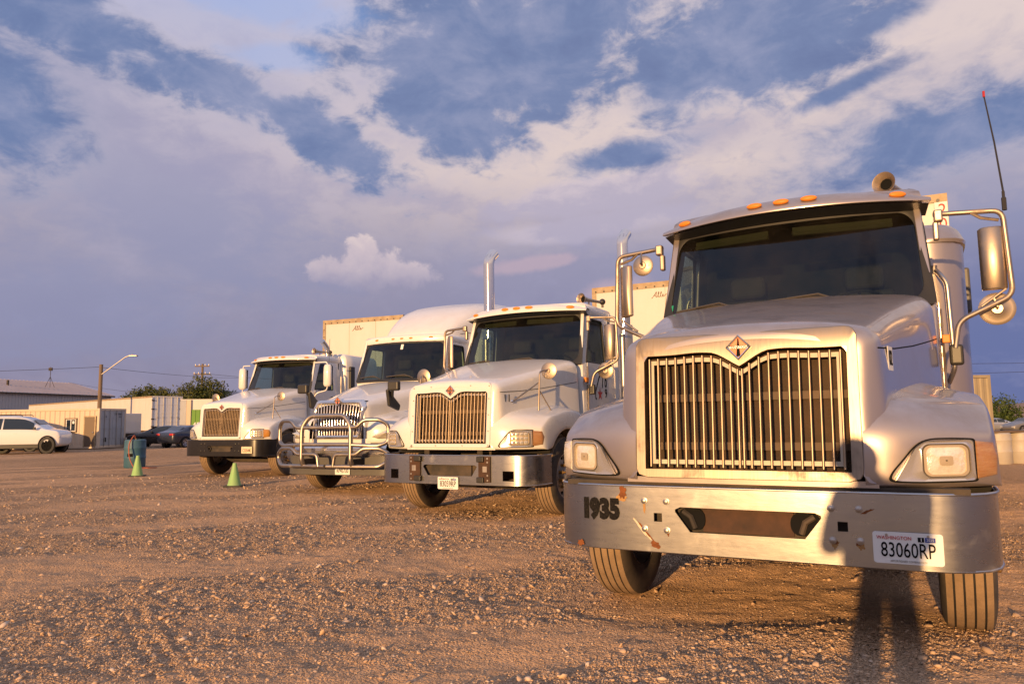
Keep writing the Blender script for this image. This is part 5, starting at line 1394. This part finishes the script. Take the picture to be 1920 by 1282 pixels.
# ------------------------------------------------------------------ poles and wires
lp = empty('street_lamp', (-33.2, 60, 0), 0, 'wooden street light pole with long upswept arm behind the trailer', 'street lamp')
b = MB(); b.tube([(0, 0, 0), (0, 0, 6.15)], [.17, .14], 12); b.build('pole', M['woodpole'], lp, smooth=60)
b = MB(); b.tube(fillet([(.1, -.05, 5.35), (2.0, -.1, 6.72), (2.3, -.1, 6.80)], .4), .05, 8); b.tube([(.1, 0, 5.9), (.5, -.04, 5.75)], .02, 5); b.build('lamp_arm', M['galv'], lp, smooth=60)
b = MB(); b.box(2.25, 2.95, -.22, .06, 6.74, 6.86); b.box(2.45, 2.56, -.12, -.02, 6.86, 6.95); b.build('lamp_head', M['galv'], lp, bevel=.04)
up_ = empty('utility_pole', (-45.85, 110, 0), 0.1, 'wooden utility pole with two crossarms behind the leafy tree', 'utility pole')
b = MB(); b.tube([(0, 0, 0), (0, 0, 10.1)], [.22, .15], 10); b.build('pole', M['woodpole'], up_, smooth=60)
for z, l in ((9.75, 1.05), (8.55, 1.2)):
    b = MB(); b.box(-l, l, -.25, -.13, z - .09, z + .09); arm = b.build('crossarm', M['woodpole'], up_)
    for x in (-l + .1, -l * .4, l * .4, l - .1):
        b = MB(); b.cyl(.06, .22, T(x, -.19, z + .09), 6); b.build('insulator', M['galv'], arm)
M['wire'] = mat('wire_black', (.02, .02, .022), .6)
def wire(name, label, a, c, sag, r=.016):
    pts = [Vector(a).lerp(Vector(c), k / 20) - Vector((0, 0, sag * 4 * (k / 20) * (1 - k / 20))) for k in range(21)]
    b = MB(); b.tube(pts, r, 4); return tag(b.build(name, M['wire']), label, 'power line')
wire('power_line', 'upper power line running from the left edge to the street light pole', (-75, 66, 6.5), (-33.2, 60, 5.95), .35)
wire('power_line', 'power line running from the street light pole past the utility pole', (-33.1, 60, 5.9), (-40, 112, 8.05), .25)
wire('power_line', 'lower power line sagging between metal building and street light pole', (-62, 104, 7.3), (-28, 76, 3.9), .5)
wire('power_line', 'long power line sagging behind the far white truck', (-45.8, 109.8, 8.7), (-8, 95, 6.2), .6, .022)
wire('power_line', 'upper of two thin power lines crossing the sky right of the silver truck', (60, 120, 9.2), (190, 118, 9.6), .3, .03)
wire('power_line', 'lower of two thin power lines crossing the sky right of the silver truck', (60, 120, 7.4), (190, 110, 10.4), .5, .03)

# ------------------------------------------------------------------ trees and bushes
def leafmat(name, c1, c2):
    m = bpy.data.materials.new(name); m.use_nodes = True; t = NT(m.node_tree); p = t.n['Principled BSDF']
    at = t.new('ShaderNodeAttribute'); at.attribute_name = 'tone'
    t.put(p.inputs['Base Color'], t.mix(at.outputs['Fac'], c1, c2)); p.inputs['Roughness'].default_value = .6
    p.inputs['Specular IOR Level'].default_value = .25
    return m
LEAF = leafmat('leaves', (.030, .050, .012), (.13, .13, .030)); LEAF2 = leafmat('bush_leaves', (.025, .050, .012), (.085, .115, .025))
def foliage(parent, name, m, lobes, n, leaf, seed):
    r = np.random.default_rng(seed)
    lob = np.array(lobes); wts = lob[:, 3] ** 2 * lob[:, 4]; wts /= wts.sum()
    # clumps first, then leaves round each clump
    nc = n // 28; idx = r.choice(len(lob), nc, p=wts); d = r.normal(size=(nc, 3)); d /= np.linalg.norm(d, axis=1)[:, None]
    rad = r.uniform(.45, 1.08, nc) ** .6
    cc = lob[idx, :3] + d * rad[:, None] * np.stack([lob[idx, 3], lob[idx, 3], lob[idx, 4]], 1)
    ci = r.integers(0, nc, n); P = cc[ci] + r.normal(size=(n, 3)) * leaf * 1.9
    tone = np.clip(r.normal(.45, .22, nc)[ci] + r.normal(0, .18, n), 0, 1)
    a = r.normal(size=(n, 3)); a /= np.linalg.norm(a, axis=1)[:, None]; c = np.cross(a, r.normal(size=(n, 3))); c /= np.linalg.norm(c, axis=1)[:, None]
    s = leaf * r.uniform(.6, 1.3, n)[:, None]
    V = np.stack([P - a * s, P + c * s * .45, P + a * s, P - c * s * .45], 1).reshape(-1, 3)
    me = bpy.data.meshes.new(name); me.vertices.add(len(V)); me.vertices.foreach_set('co', V.ravel())
    me.loops.add(4 * n); me.loops.foreach_set('vertex_index', np.arange(4 * n)); me.polygons.add(n); me.polygons.foreach_set('loop_start', np.arange(n) * 4)
    me.update(calc_edges=True); at = me.attributes.new('tone', 'FLOAT', 'POINT'); at.data.foreach_set('value', np.repeat(tone, 4))
    me.materials.append(m); o = bpy.data.objects.new(name, me); COL.objects.link(o); o.parent = parent; return o
def tree(label, pos, h, lobes, seed, n=5200, leaf=.13, m=None):
    tr = empty('tree', pos, 0, label, 'tree'); r = random.Random(seed)
    b = MB(); b.tube([(0, 0, 0), (.05, 0, h * .35), (-.04, .03, h * .62)], [.20, .15, .08], 8)
    for l in lobes: b.tube([(0, 0, h * r.uniform(.22, .4)), (l[0] * .5, l[1] * .5, l[2] * .8), (l[0], l[1], l[2] + l[4] * .5)], [.08, .055, .02], 6)
    b.build('trunk', M['woodpole'], tr, smooth=60); foliage(tr, 'crown', m or LEAF, lobes, n, leaf, seed); return tr
tree('low spreading tree peeking over the long white trailer beside the lamp pole', (-38.0, 78, 0), 5.0, [(-1.4, 0, 3.9, 1.2, .9), (-.2, 0, 4.3, 1.1, .9), (1.2, 0, 4.1, 1.0, .85), (2.4, 0, 3.7, .9, .7), (-2.4, 0, 3.4, .8, .6)], 3)
tree('taller leafy tree in front of the utility pole', (-30.2, 72, 0), 5.5, [(-1.2, 0, 4.1, 1.1, 1.0), (.2, 0, 4.8, 1.0, .9), (1.4, 0, 4.3, 1.1, 1.0), (.4, 0, 3.6, 1.6, .9), (-2.0, 0, 3.5, .8, .7), (2.3, 0, 3.5, .8, .7)], 5)
bs = empty('bush', (61.3, 95, -1.15), 0, 'rounded green bush in front of the bare brown hill', 'bush'); bs.scale = (2.1, 2.1, 2.1)
b = MB(); 
for k in range(7): a = k * .9; b.tube([(0, 0, 0), (.5 * math.cos(a), .4 * math.sin(a), .8), (1.0 * math.cos(a), .6 * math.sin(a), 1.5)], [.05, .035, .012], 5)
b.build('stems', M['woodpole'], bs); foliage(bs, 'crown', LEAF2, [(-.55, 0, 1.0, .75, .85), (.3, 0, 1.15, .85, .95), (.95, 0, .8, .6, .7), (-.2, -.2, .5, 1.0, .6)], 5200, .085, 9)

# ------------------------------------------------------------------ right edge
container('tan shipping container corner showing beyond the silver truck sleeper', (17.3, 27.0, -.2), 10, 6.0, 2.4, 2.75, mat('tan_container', (.34, .28, .18), .6, var=.4, vscale=1.5), M['doorend'], z0=.05)
car('coupe', 'silver car parked in front of the green bush', M['carsilver'], (51.5, 80, -.74), 4, SEDAN, (-1.35, 1.35), .34)
car('coupe', 'grey car at the far right edge with its bonnet towards the bush', mat('car_grey', (.22, .21, .20), .35, .4, coat=.4), (47.3, 69, -.66), 190, SEDAN, (-1.35, 1.35), .34)
M['drum'] = mat('white_drum_plastic', (.46, .42, .37), 0.5, var=0.5, vscale=2.5, col2=(.33, .28, .22))  # white plastic toned down, partial shade put into its colour
def drum(pos, label):
    b = MB(); b.lathe([(.001, 0), (.27, 0), (.29, .03), (.29, .27), (.30, .29), (.30, .31), (.29, .33), (.29, .55), (.30, .57), (.30, .59), (.29, .61), (.288, .72), (.26, .75), (.001, .75)], n=28)
    o = b.build('drum', M['drum'], smooth=40); o.location = pos; return tag(o, label, 'drum', 'white drums under the plank')
drum((11.78, 18.3, 0), 'white drum next to the silver truck fender'); drum((12.42, 18.45, 0), 'white drum under the plank at the right edge'); drum((13.05, 18.6, 0), 'white drum outside the right edge')
b = MB(); b.box(-.35, 3.0, -.28, .28, 0, .045); pk = b.build('plank', mat('weathered_plank', (.16, .11, .075), .85, var=.6, stretch=(.4, 5, 5), vscale=4), bevel=.005); pk.location = (11.7, 18.35, .752); pk.rotation_euler = (0, 0, .23); tag(pk, 'dark weathered plank lying across the white drums', 'plank')

# ------------------------------------------------------------------ barrel, hose, cones
M['barrel'] = mat('blue_barrel', (.030, .105, .17), 0.5, var=0.6, vscale=4, col2=(.055, .15, .20), dust=.3)
br = empty('barrel', (-11.1, 22.05, 0), 0, 'blue plastic barrel standing behind the green cone', 'barrel')
b = MB(); b.lathe([(.001, 0), (.27, 0), (.288, .03), (.29, .26), (.298, .28), (.298, .31), (.29, .33), (.29, .54), (.298, .56), (.298, .59), (.29, .61), (.288, .79), (.26, .82), (.25, .80), (.001, .80)], n=30); b.build('barrel_body', M['barrel'], br, smooth=40)
b = MB(); b.cyl(.04, .05, T(.08, -.1, .80), 10); b.build('bung', M['black'], br)
b = MB(); b.loft([[(.292 * math.sin(a), -.292 * math.cos(a), z) for a in np.linspace(-.28, .28, 6)] for z in (.28, .42)]); b.build('barrel_label', M['ink'], br)
M['hose'] = mat('orange_hose', (.36, .10, .05), .6)
b = MB(); b.tube(fillet([(-11.05, 21.95, .84), (-11.0, 21.80, .98), (-11.10, 21.66, .70), (-11.05, 21.62, .3), (-10.9, 21.60, .03), (-10.75, 21.45, .02), (-10.6, 21.62, .02), (-10.45, 21.5, .02), (-10.3, 21.75, .012)], .15, 5), .016, 7); tag(b.build('hose', M['hose'], smooth=60), 'orange hose hanging down the blue barrel and along the gravel', 'hose')
M['cone'] = mat('lime_cone', (.27, .50, .16), 0.5, var=0.5, vscale=6, col2=(.34, .46, .22), dust=.25)
M['conebase'] = mat('cone_base', (.05, .045, .035), .8)
def cone(label, pos, h, rz):
    tr = empty('traffic_cone', pos, rz, label, 'traffic cone', 'green traffic cones')
    b = MB(); b.prism([(x, y) for x, y in rrect(-.18, .18, -.18, .18, .04, 3)], 0, .03, RX(PI / 2) ); b.build('cone_base', M['conebase'], tr)
    b = MB(); b.lathe([(.135, .03), (.125, .05), (.04, h - .03), (.036, h), (.026, h + .002), (.026, h - .08)], n=26); b.build('cone_body', M['cone'], tr, smooth=40); return tr
cone('green traffic cone in front of the blue barrel', (-9.12, 18.26, 0), .50, .3); cone('green traffic cone in front of the black bumper truck', (-5.53, 14.93, 0), .46, .1)

# ------------------------------------------------------------------ hills
def hill(name, label, pts, z, m, depth, seed):
    r = random.Random(seed); rows = []
    n = 60
    for j, (k, hz) in enumerate(((0, 0), (.3, .55), (.6, .9), (1.0, 1.0), (1.5, .5))):
        row = []
        for i in range(n + 1):
            t = i / n; x, y = lerp(pts[0][0], pts[1][0], t), lerp(pts[0][1], pts[1][1], t); d = Vector((x, y)).normalized() * depth * k
            hgt = z * (math.sin(PI * t) ** .6) * (.75 + .25 * math.sin(7 * t + seed) * math.sin(17 * t)) + (r.random() - .5) * z * .03
            row.append((x + d.x, y + d.y, -1.2 + (hgt + 1.2) * hz))
        rows.append(row)
    b = MB(); b.loft(rows); o = b.build(name, m, smooth=180); o['kind'] = 'structure'; o['label'] = label; return o
hill('bare_hill', 'bare brown hill at the right edge', ((98, 175), (190, 150)), 7.6, mat('bare_hillside', (.30, .20, .13), .95, var=.5, vscale=.08, col2=(.22, .15, .10), bump=1.0, bscale=.4), 60, 2)
hill('far_hills', 'low hazy hills on the left horizon', ((-1500, 1500), (100, 2300)), 112, mat('far_hillside', (.16, .17, .22), 1.0), 500, 5)  # the haze of distance is mixed into the blue-grey hillside colour

# ------------------------------------------------------------------ ground
def vnoise(x, y, seed):
    xi, yi = np.floor(x).astype(np.int64), np.floor(y).astype(np.int64); fx, fy = x - xi, y - yi
    fx, fy = fx * fx * (3 - 2 * fx), fy * fy * (3 - 2 * fy)
    def h(a, b_):
        q = (a * 374761393 + b_ * 668265263 + seed * 974634777) & 0xffffffff; q = ((q ^ (q >> 13)) * 1274126177) & 0xffffffff; return ((q ^ (q >> 16)) & 0xffff) / 65535.0
    return (h(xi, yi) * (1 - fx) + h(xi + 1, yi) * fx) * (1 - fy) + (h(xi, yi + 1) * (1 - fx) + h(xi + 1, yi + 1) * fx) * fy
def fbm(x, y, seed, o=4): 
    s = 0; a = .5
    for k in range(o): s = s + a * vnoise(x * 2 ** k, y * 2 ** k, seed + k); a *= .5
    return s / (1 - .5 ** o)
def gravel_mask(x, y):
    c, s_ = math.cos(-.35), math.sin(-.35); u, v = c * x - s_ * y, s_ * x + c * y
    f = fbm(u * .55, v * 1.25, 11, 4)
    return np.clip((f - .40) / .22, 0, 1)
def height(x, y):
    z = (fbm(x * .8, y * 1.6, 21, 4) - .5) * .05 + (fbm(x * 5, y * 5, 31, 3) - .5) * .020 + gravel_mask(x, y) * (fbm(x * 14, y * 14, 41, 2) - .35) * .020
    # tyre tread prints
    for (ax, ay, bx, by) in ((-2.6, 3.2, -4.6, 6.8), (-1.55, 3.6, -2.6, 5.2)):
        dx, dy = bx - ax, by - ay; L = math.hypot(dx, dy); dx, dy = dx / L, dy / L
        t = (x - ax) * dx + (y - ay) * dy; w = -(x - ax) * dy + (y - ay) * dx
        inb = np.exp(-(w / .16) ** 4) * ((t > 0) & (t < L))
        z = z + inb * (-.005 + .004 * np.sin(w * 62) + .0015 * np.sin(t * 50))
    # worn flat where tyres stand
    for tx, ty, ta in ((1.237, 4.08, -28.5), (-.814, 9.52, -28.1), (-3.03, 12.95, -23), (-6.77, 17.32, -22.2)):
        for s in (-1.03, 1.03):
            cx, cy = local((tx, ty), ta, s, 1.03); d = np.hypot(x - cx, y - cy); z = z * np.clip((d - .22) / .5, 0, 1)
    return z
def worley(x, y, seed):
    xi, yi = np.floor(x).astype(np.int64), np.floor(y).astype(np.int64); best = np.full(x.shape, 9.0); tone = np.zeros(x.shape)
    def h(a, b_, k):
        q = (a * 374761393 + b_ * 668265263 + (seed + k) * 974634777) & 0xffffffff; q = ((q ^ (q >> 13)) * 1274126177) & 0xffffffff; return ((q ^ (q >> 16)) & 0xffff) / 65535.0
    for i in (-1, 0, 1):
        for j in (-1, 0, 1):
            cx, cy = xi + i, yi + j; hh = h(cx, cy, 2); d = np.hypot(cx + h(cx, cy, 0) - x, cy + h(cx, cy, 1) - y) / (.45 + .55 * hh)
            m = d < best; best = np.where(m, d, best); tone = np.where(m, hh, tone)
    return best, tone
def spaced(lo, hi, f):
    out = [lo]
    while out[-1] < hi: out.append(out[-1] + f(out[-1]))
    a = np.array(out); return lo + (a - lo) * (hi - lo) / (a[-1] - lo)
X0, X1, Y0, Y1 = -16.0, 9.0, 1.0, 26.0
gx = spaced(X0, X1, lambda x: .019 + .012 * max(0, abs(x - .2) - 3.6)); gy = spaced(Y0, Y1, lambda y: .05 if y < 2.5 else .0165 + .0062 * max(0, y - 4.0))
GX, GY = np.meshgrid(gx, gy); edge = np.minimum.reduce([GX - X0, gx[-1] - GX, GY - Y0, gy[-1] - GY]); GM = gravel_mask(GX, GY)
wd, wt = worley(GX * 17, GY * 17, 5); wd2, wt2 = worley(GX * 30, GY * 30, 9)
GD = .55 * (.14 + .86 * GM ** 1.3) * (np.clip(.62 - wd, 0, 1) * .022 * wt + np.clip(.6 - wd2, 0, 1) * .011) + (fbm(GX * 22, GY * 22, 61, 2) - .5) * (.004 + .008 * GM)
GZ = (height(GX, GY) * np.clip(1 - (GY - 10) / 14, .25, 1) + GD) * np.clip(edge / 1.5, 0, 1)
def far_z(x, y): 
    def ss(a, b_, v): t = np.clip((v - a) / (b_ - a), 0, 1); return t * t * (3 - 2 * t)
    return -.75 * ss(16, 40, x) * ss(24, 60, y)
nx, ny = len(gx), len(gy)
V = np.stack([GX, GY, GZ], -1).reshape(-1, 3); ii = np.arange(nx * ny).reshape(ny, nx)
F = np.stack([ii[:-1, :-1], ii[:-1, 1:], ii[1:, 1:], ii[1:, :-1]], -1).reshape(-1, 4)
# coarse surround sharing the patch border
xe, ye = float(gx[-1]), float(gy[-1])
cxs = [-3000, -1000, -400, -160, -90, -60, -40, -28, -20, X0, -8, -2, 4, xe, 12, 16, 20, 26, 34, 42, 60, 90, 160, 400, 1000, 3000]
cys = [-3000, -600, -150, -50, -20, -8, -3, Y0, 8, 15, 21, ye, 30, 35, 42, 50, 60, 75, 95, 140, 240, 500, 1200, 3000]
CX, CY = np.meshgrid(np.array(cxs), np.array(cys)); CZ = far_z(CX, CY); base = len(V)
V = np.concatenate([V, np.stack([CX, CY, CZ], -1).reshape(-1, 3)])
F2 = []
for j in range(len(cys) - 1):
    for i in range(len(cxs) - 1):
        if cxs[i] >= X0 and cxs[i + 1] <= xe and cys[j] >= Y0 and cys[j + 1] <= ye: continue
        k = base + j * len(cxs) + i; F2.append((k, k + 1, k + 1 + len(cxs), k + len(cxs)))
F = np.concatenate([F, np.array(F2)])
me = bpy.data.meshes.new('ground'); me.vertices.add(len(V)); me.vertices.foreach_set('co', V.ravel().astype(np.float32))
me.loops.add(F.size); me.loops.foreach_set('vertex_index', F.ravel().astype(np.int32)); me.polygons.add(len(F)); me.polygons.foreach_set('loop_start', (np.arange(len(F)) * 4).astype(np.int32)); me.polygons.foreach_set('use_smooth', [True] * len(F)); me.update(calc_edges=True)
at = me.attributes.new('gravel', 'FLOAT', 'POINT'); at.data.foreach_set('value', gravel_mask(V[:, 0], V[:, 1]).astype(np.float32))
def ground_mat():
    m = bpy.data.materials.new('gravel_yard'); m.use_nodes = True; t = NT(m.node_tree); p = t.n['Principled BSDF']
    tc = t.new('ShaderNodeTexCoord').outputs['Object']; ga = t.new('ShaderNodeAttribute'); ga.attribute_name = 'gravel'; g = ga.outputs['Fac']
    n1 = t.noise(tc, .35, 6, .6); n2 = t.noise(tc, 9, 6, .65); n3 = t.noise(tc, 70, 4, .6)
    vo = t.new('ShaderNodeTexVoronoi'); t.l.new(tc, vo.inputs['Vector']); vo.inputs['Scale'].default_value = 62
    vo2 = t.new('ShaderNodeTexVoronoi'); t.l.new(tc, vo2.inputs['Vector']); vo2.inputs['Scale'].default_value = 26
    sand = t.mix(n1, (.72, .465, .265), (.60, .385, .225)); sand = t.mix(t.math('MULTIPLY', t.rng(n2, .4, .7), .5), sand, (.42, .28, .175))
    sp = t.new('ShaderNodeSeparateColor'); t.l.new(vo.outputs['Color'], sp.inputs[0])
    stone = t.ramp(sp.outputs[0], [(0, (.44, .30, .195)), (.5, (.62, .415, .255)), (1, (.74, .53, .345))])
    gg = t.math('ADD', t.math('MULTIPLY', g, .65), t.math('MULTIPLY', t.rng(n2, .35, .7), .35))
    c = t.mix(gg, sand, stone); c = t.mix(t.math('MULTIPLY', t.rng(n3, .45, .75), .28), c, (.42, .285, .185))
    t.put(p.inputs['Base Color'], c); p.inputs['Roughness'].default_value = .95; p.inputs['Specular IOR Level'].default_value = .2; p.inputs['Diffuse Roughness'].default_value = 1.0
    h = t.math('ADD', t.math('MULTIPLY', t.math('SUBTRACT', .6, vo.outputs['Distance']), t.math('ADD', t.math('MULTIPLY', gg, .75), .25)), t.math('MULTIPLY', n3, .35))
    h = t.math('ADD', h, t.math('MULTIPLY', t.math('MULTIPLY', t.math('SUBTRACT', .5, vo2.outputs['Distance']), gg), 1.4))
    h = t.math('ADD', h, t.math('MULTIPLY', n2, .9))
    b = t.new('ShaderNodeBump'); b.inputs['Strength'].default_value = 1.0; b.inputs['Distance'].default_value = .045; t.l.new(h, b.inputs['Height']); t.l.new(b.outputs[0], p.inputs['Normal'])
    return m
me.materials.append(ground_mat()); go = bpy.data.objects.new('ground', me); COL.objects.link(go); go['kind'] = 'structure'; go['label'] = 'brown gravel and dirt truck yard'

# loose stones, denser in the gravelly patches
def stones(name, label, N, med, sig, smax, octa, seed, far, base_d):
    r = np.random.default_rng(seed)
    d = np.exp(r.uniform(math.log(2.7), math.log(far), N)); a = r.uniform(-.74, .74, N); y = d; x = d * np.tan(a)
    g = gravel_mask(x, y); keep = (x > X0 + 1) & (x < X1 - .3) & (y < Y1 - 2) & (r.uniform(0, 1, N) < (base_d + (1 - base_d) * g ** 1.4)); x, y = x[keep], y[keep]; n = len(x)
    fi = np.clip(np.searchsorted(gx, x), 0, nx - 1); fj = np.clip(np.searchsorted(gy, y), 0, ny - 1); z = GZ[fj, fi]
    s = np.clip(np.exp(r.normal(math.log(med), sig, n)) * (1 + .07 * np.clip(y - 3, 0, 14)), .002, smax)
    if octa:
        iv = np.array([(1, 0, 0), (0, 1, 0), (-1, 0, 0), (0, -1, 0), (0, 0, 1), (0, 0, -1)], float); fc = np.array([(0, 1, 4), (1, 2, 4), (2, 3, 4), (3, 0, 4), (1, 0, 5), (2, 1, 5), (3, 2, 5), (0, 3, 5)])
    else:
        ph = (1 + 5 ** .5) / 2
        iv = np.array([(-1, ph, 0), (1, ph, 0), (-1, -ph, 0), (1, -ph, 0), (0, -1, ph), (0, 1, ph), (0, -1, -ph), (0, 1, -ph), (ph, 0, -1), (ph, 0, 1), (-ph, 0, -1), (-ph, 0, 1)], float); iv /= np.linalg.norm(iv[0])
        fc = np.array([(0, 11, 5), (0, 5, 1), (0, 1, 7), (0, 7, 10), (0, 10, 11), (1, 5, 9), (5, 11, 4), (11, 10, 2), (10, 7, 6), (7, 1, 8), (3, 9, 4), (3, 4, 2), (3, 2, 6), (3, 6, 8), (3, 8, 9), (4, 9, 5), (2, 4, 11), (6, 2, 10), (8, 6, 7), (9, 8, 1)])
    k = len(iv)
    P = iv[None] * r.uniform(.68, 1.25, (n, k, 1)) * (s[:, None] * np.stack([r.uniform(.8, 1.6, n), r.uniform(.7, 1.1, n), r.uniform(.40, .75, n)], 1))[:, None, :]
    th = r.uniform(0, 2 * PI, n); c, q = np.cos(th)[:, None], np.sin(th)[:, None]; tl, tm = r.normal(0, .4, n)[:, None], r.normal(0, .4, n)[:, None]
    X = P[:, :, 0] * c - P[:, :, 1] * q; Y = P[:, :, 0] * q + P[:, :, 1] * c; Z = P[:, :, 2] + X * tl + Y * tm
    V = np.stack([X + x[:, None], Y + y[:, None], Z + (z + s * .02)[:, None]], -1).reshape(-1, 3); F = (fc[None] + k * np.arange(n)[:, None, None]).reshape(-1, 3)
    me = bpy.data.meshes.new(name); me.vertices.add(len(V)); me.vertices.foreach_set('co', V.ravel().astype(np.float32)); me.loops.add(F.size); me.loops.foreach_set('vertex_index', F.ravel().astype(np.int32))
    me.polygons.add(len(F)); me.polygons.foreach_set('loop_start', (np.arange(len(F)) * 3).astype(np.int32)); me.update(calc_edges=True)
    at = me.attributes.new('tone', 'FLOAT', 'POINT'); at.data.foreach_set('value', np.repeat(r.uniform(0, 1, n), k).astype(np.float32))
    me.materials.append(STONE); o = bpy.data.objects.new(name, me); COL.objects.link(o); o['kind'] = 'stuff'; o['label'] = label
STONE = bpy.data.materials.new('loose_stone'); STONE.use_nodes = True
def stone_mat():
    t = NT(STONE.node_tree); p = t.n['Principled BSDF']; ta = t.new('ShaderNodeAttribute'); ta.attribute_name = 'tone'
    t.put(p.inputs['Base Color'], t.ramp(ta.outputs['Fac'], [(0, (.36, .26, .185)), (.4, (.54, .365, .23)), (.8, (.62, .43, .27)), (1, (.66, .51, .37))])); p.inputs['Roughness'].default_value = .9; p.inputs['Specular IOR Level'].default_value = .25
stone_mat()
stones('gravel', 'loose gravel stones scattered over the yard', 42000, .0054, .55, .028, False, 4, 19, .07)
stones('grit', 'fine grit and stone chips covering the yard', 220000, .0036, .38, .012, True, 6, 15, .22)

# ------------------------------------------------------------------ the photographer, standing behind the camera, whose shadow falls on the silver truck
def photographer():
    verts = [(0, -.30, .90), (0, -.28, 1.08), (0, -.27, 1.26), (0, -.26, 1.40), (-.04, -.24, 1.455), (-.08, -.23, 1.535), (-.09, -.23, 1.605)]
    rad = [.165, .165, .175, .075, .075, .102, .068]
    ed = [(0, 1), (1, 2), (2, 3), (3, 4), (4, 5), (5, 6)]
    def add(p, r_, par): verts.append(p); rad.append(r_); ed.append((par, len(verts) - 1)); return len(verts) - 1
    for s in (-1, 1):
        sh = add((s * .19, -.28, 1.34), .072, 2); el = add((s * .235, -.22, 1.07), .058, sh); wr = add((s * .11, -.10, 1.17), .034, el); pa = add((s * .085, -.085, 1.20), .034, wr)
        for k, dx in enumerate((-.025, -.008, .009, .026)):
            f1 = add((s * (.08 + dx), -.07, 1.245 + .006 * (k % 2)), .0095, pa); add((s * (.055 + dx), -.06, 1.262), .008, f1)
        th = add((s * .055, -.075, 1.195), .011, pa); add((s * .04, -.06, 1.215), .009, th)
        hp = add((s * .09, -.30, .84), .115, 0); kn = add((s * .115, -.27, .50), .085, hp); an = add((s * .145, -.31, .10), .055, kn); add((s * .165, -.16, .045), .05, an)
    me = bpy.data.meshes.new('person'); me.from_pydata(verts, ed, []); ob = bpy.data.objects.new('tmp', me); COL.objects.link(ob)
    md = ob.modifiers.new('skin', 'SKIN'); 
    for v, r_ in zip(me.skin_vertices[0].data, rad): v.radius = (r_, r_)
    me.skin_vertices[0].data[0].use_root = True
    s2 = ob.modifiers.new('sub', 'SUBSURF'); s2.levels = 1; s2.render_levels = 1
    dg = bpy.context.evaluated_depsgraph_get(); dg.update(); m2 = bpy.data.meshes.new_from_object(ob.evaluated_get(dg)); bpy.data.objects.remove(ob)
    m2.name = 'person'
    for mm in (mat('skin_tone', (.42, .26, .19), .5), mat('dark_jacket', (.03, .035, .045), .85), mat('jeans', (.04, .06, .11), .85), mat('shoe', (.03, .025, .02), .7)): m2.materials.append(mm)
    idx = []
    for p in m2.polygons:
        c = p.center
        idx.append(0 if c.z > 1.43 or (c.z > 1.155 and c.y > -.12) else 3 if c.z < .10 else 2 if c.z < .92 else 1)
    m2.polygons.foreach_set('material_index', idx); m2.polygons.foreach_set('use_smooth', [True] * len(m2.polygons))
    o = bpy.data.objects.new('person', m2); COL.objects.link(o); o.location = (-.19, -.04, 0)
    tag(o, 'person standing behind the camera whose long shadow falls on the silver truck', 'person')
    b = MB(); b.lathe([(max(.113 * math.sin(PI * .62 * i / 8), .001), .118 * math.cos(PI * .62 * i / 8)) for i in range(9)], T(-.08, -.245, 1.527), 16); b.build('hair', mat('dark_hair', (.02, .014, .01), .7), o, smooth=60)
    b = MB()
    for s in (-1, 1): b.sphere(.014, T(s * .034 - .08, -.135, 1.53), 8, 6)
    b.build('eye', M['paper'], o); b = MB(); b.add([(-.094, -.128, 1.495), (-.066, -.128, 1.495), (-.08, -.108, 1.492), (-.08, -.128, 1.532)], [(0, 1, 2), (0, 2, 3), (1, 3, 2)]); b.build('nose', MATS['skin_tone'], o)
photographer()
letters_to_meshes()
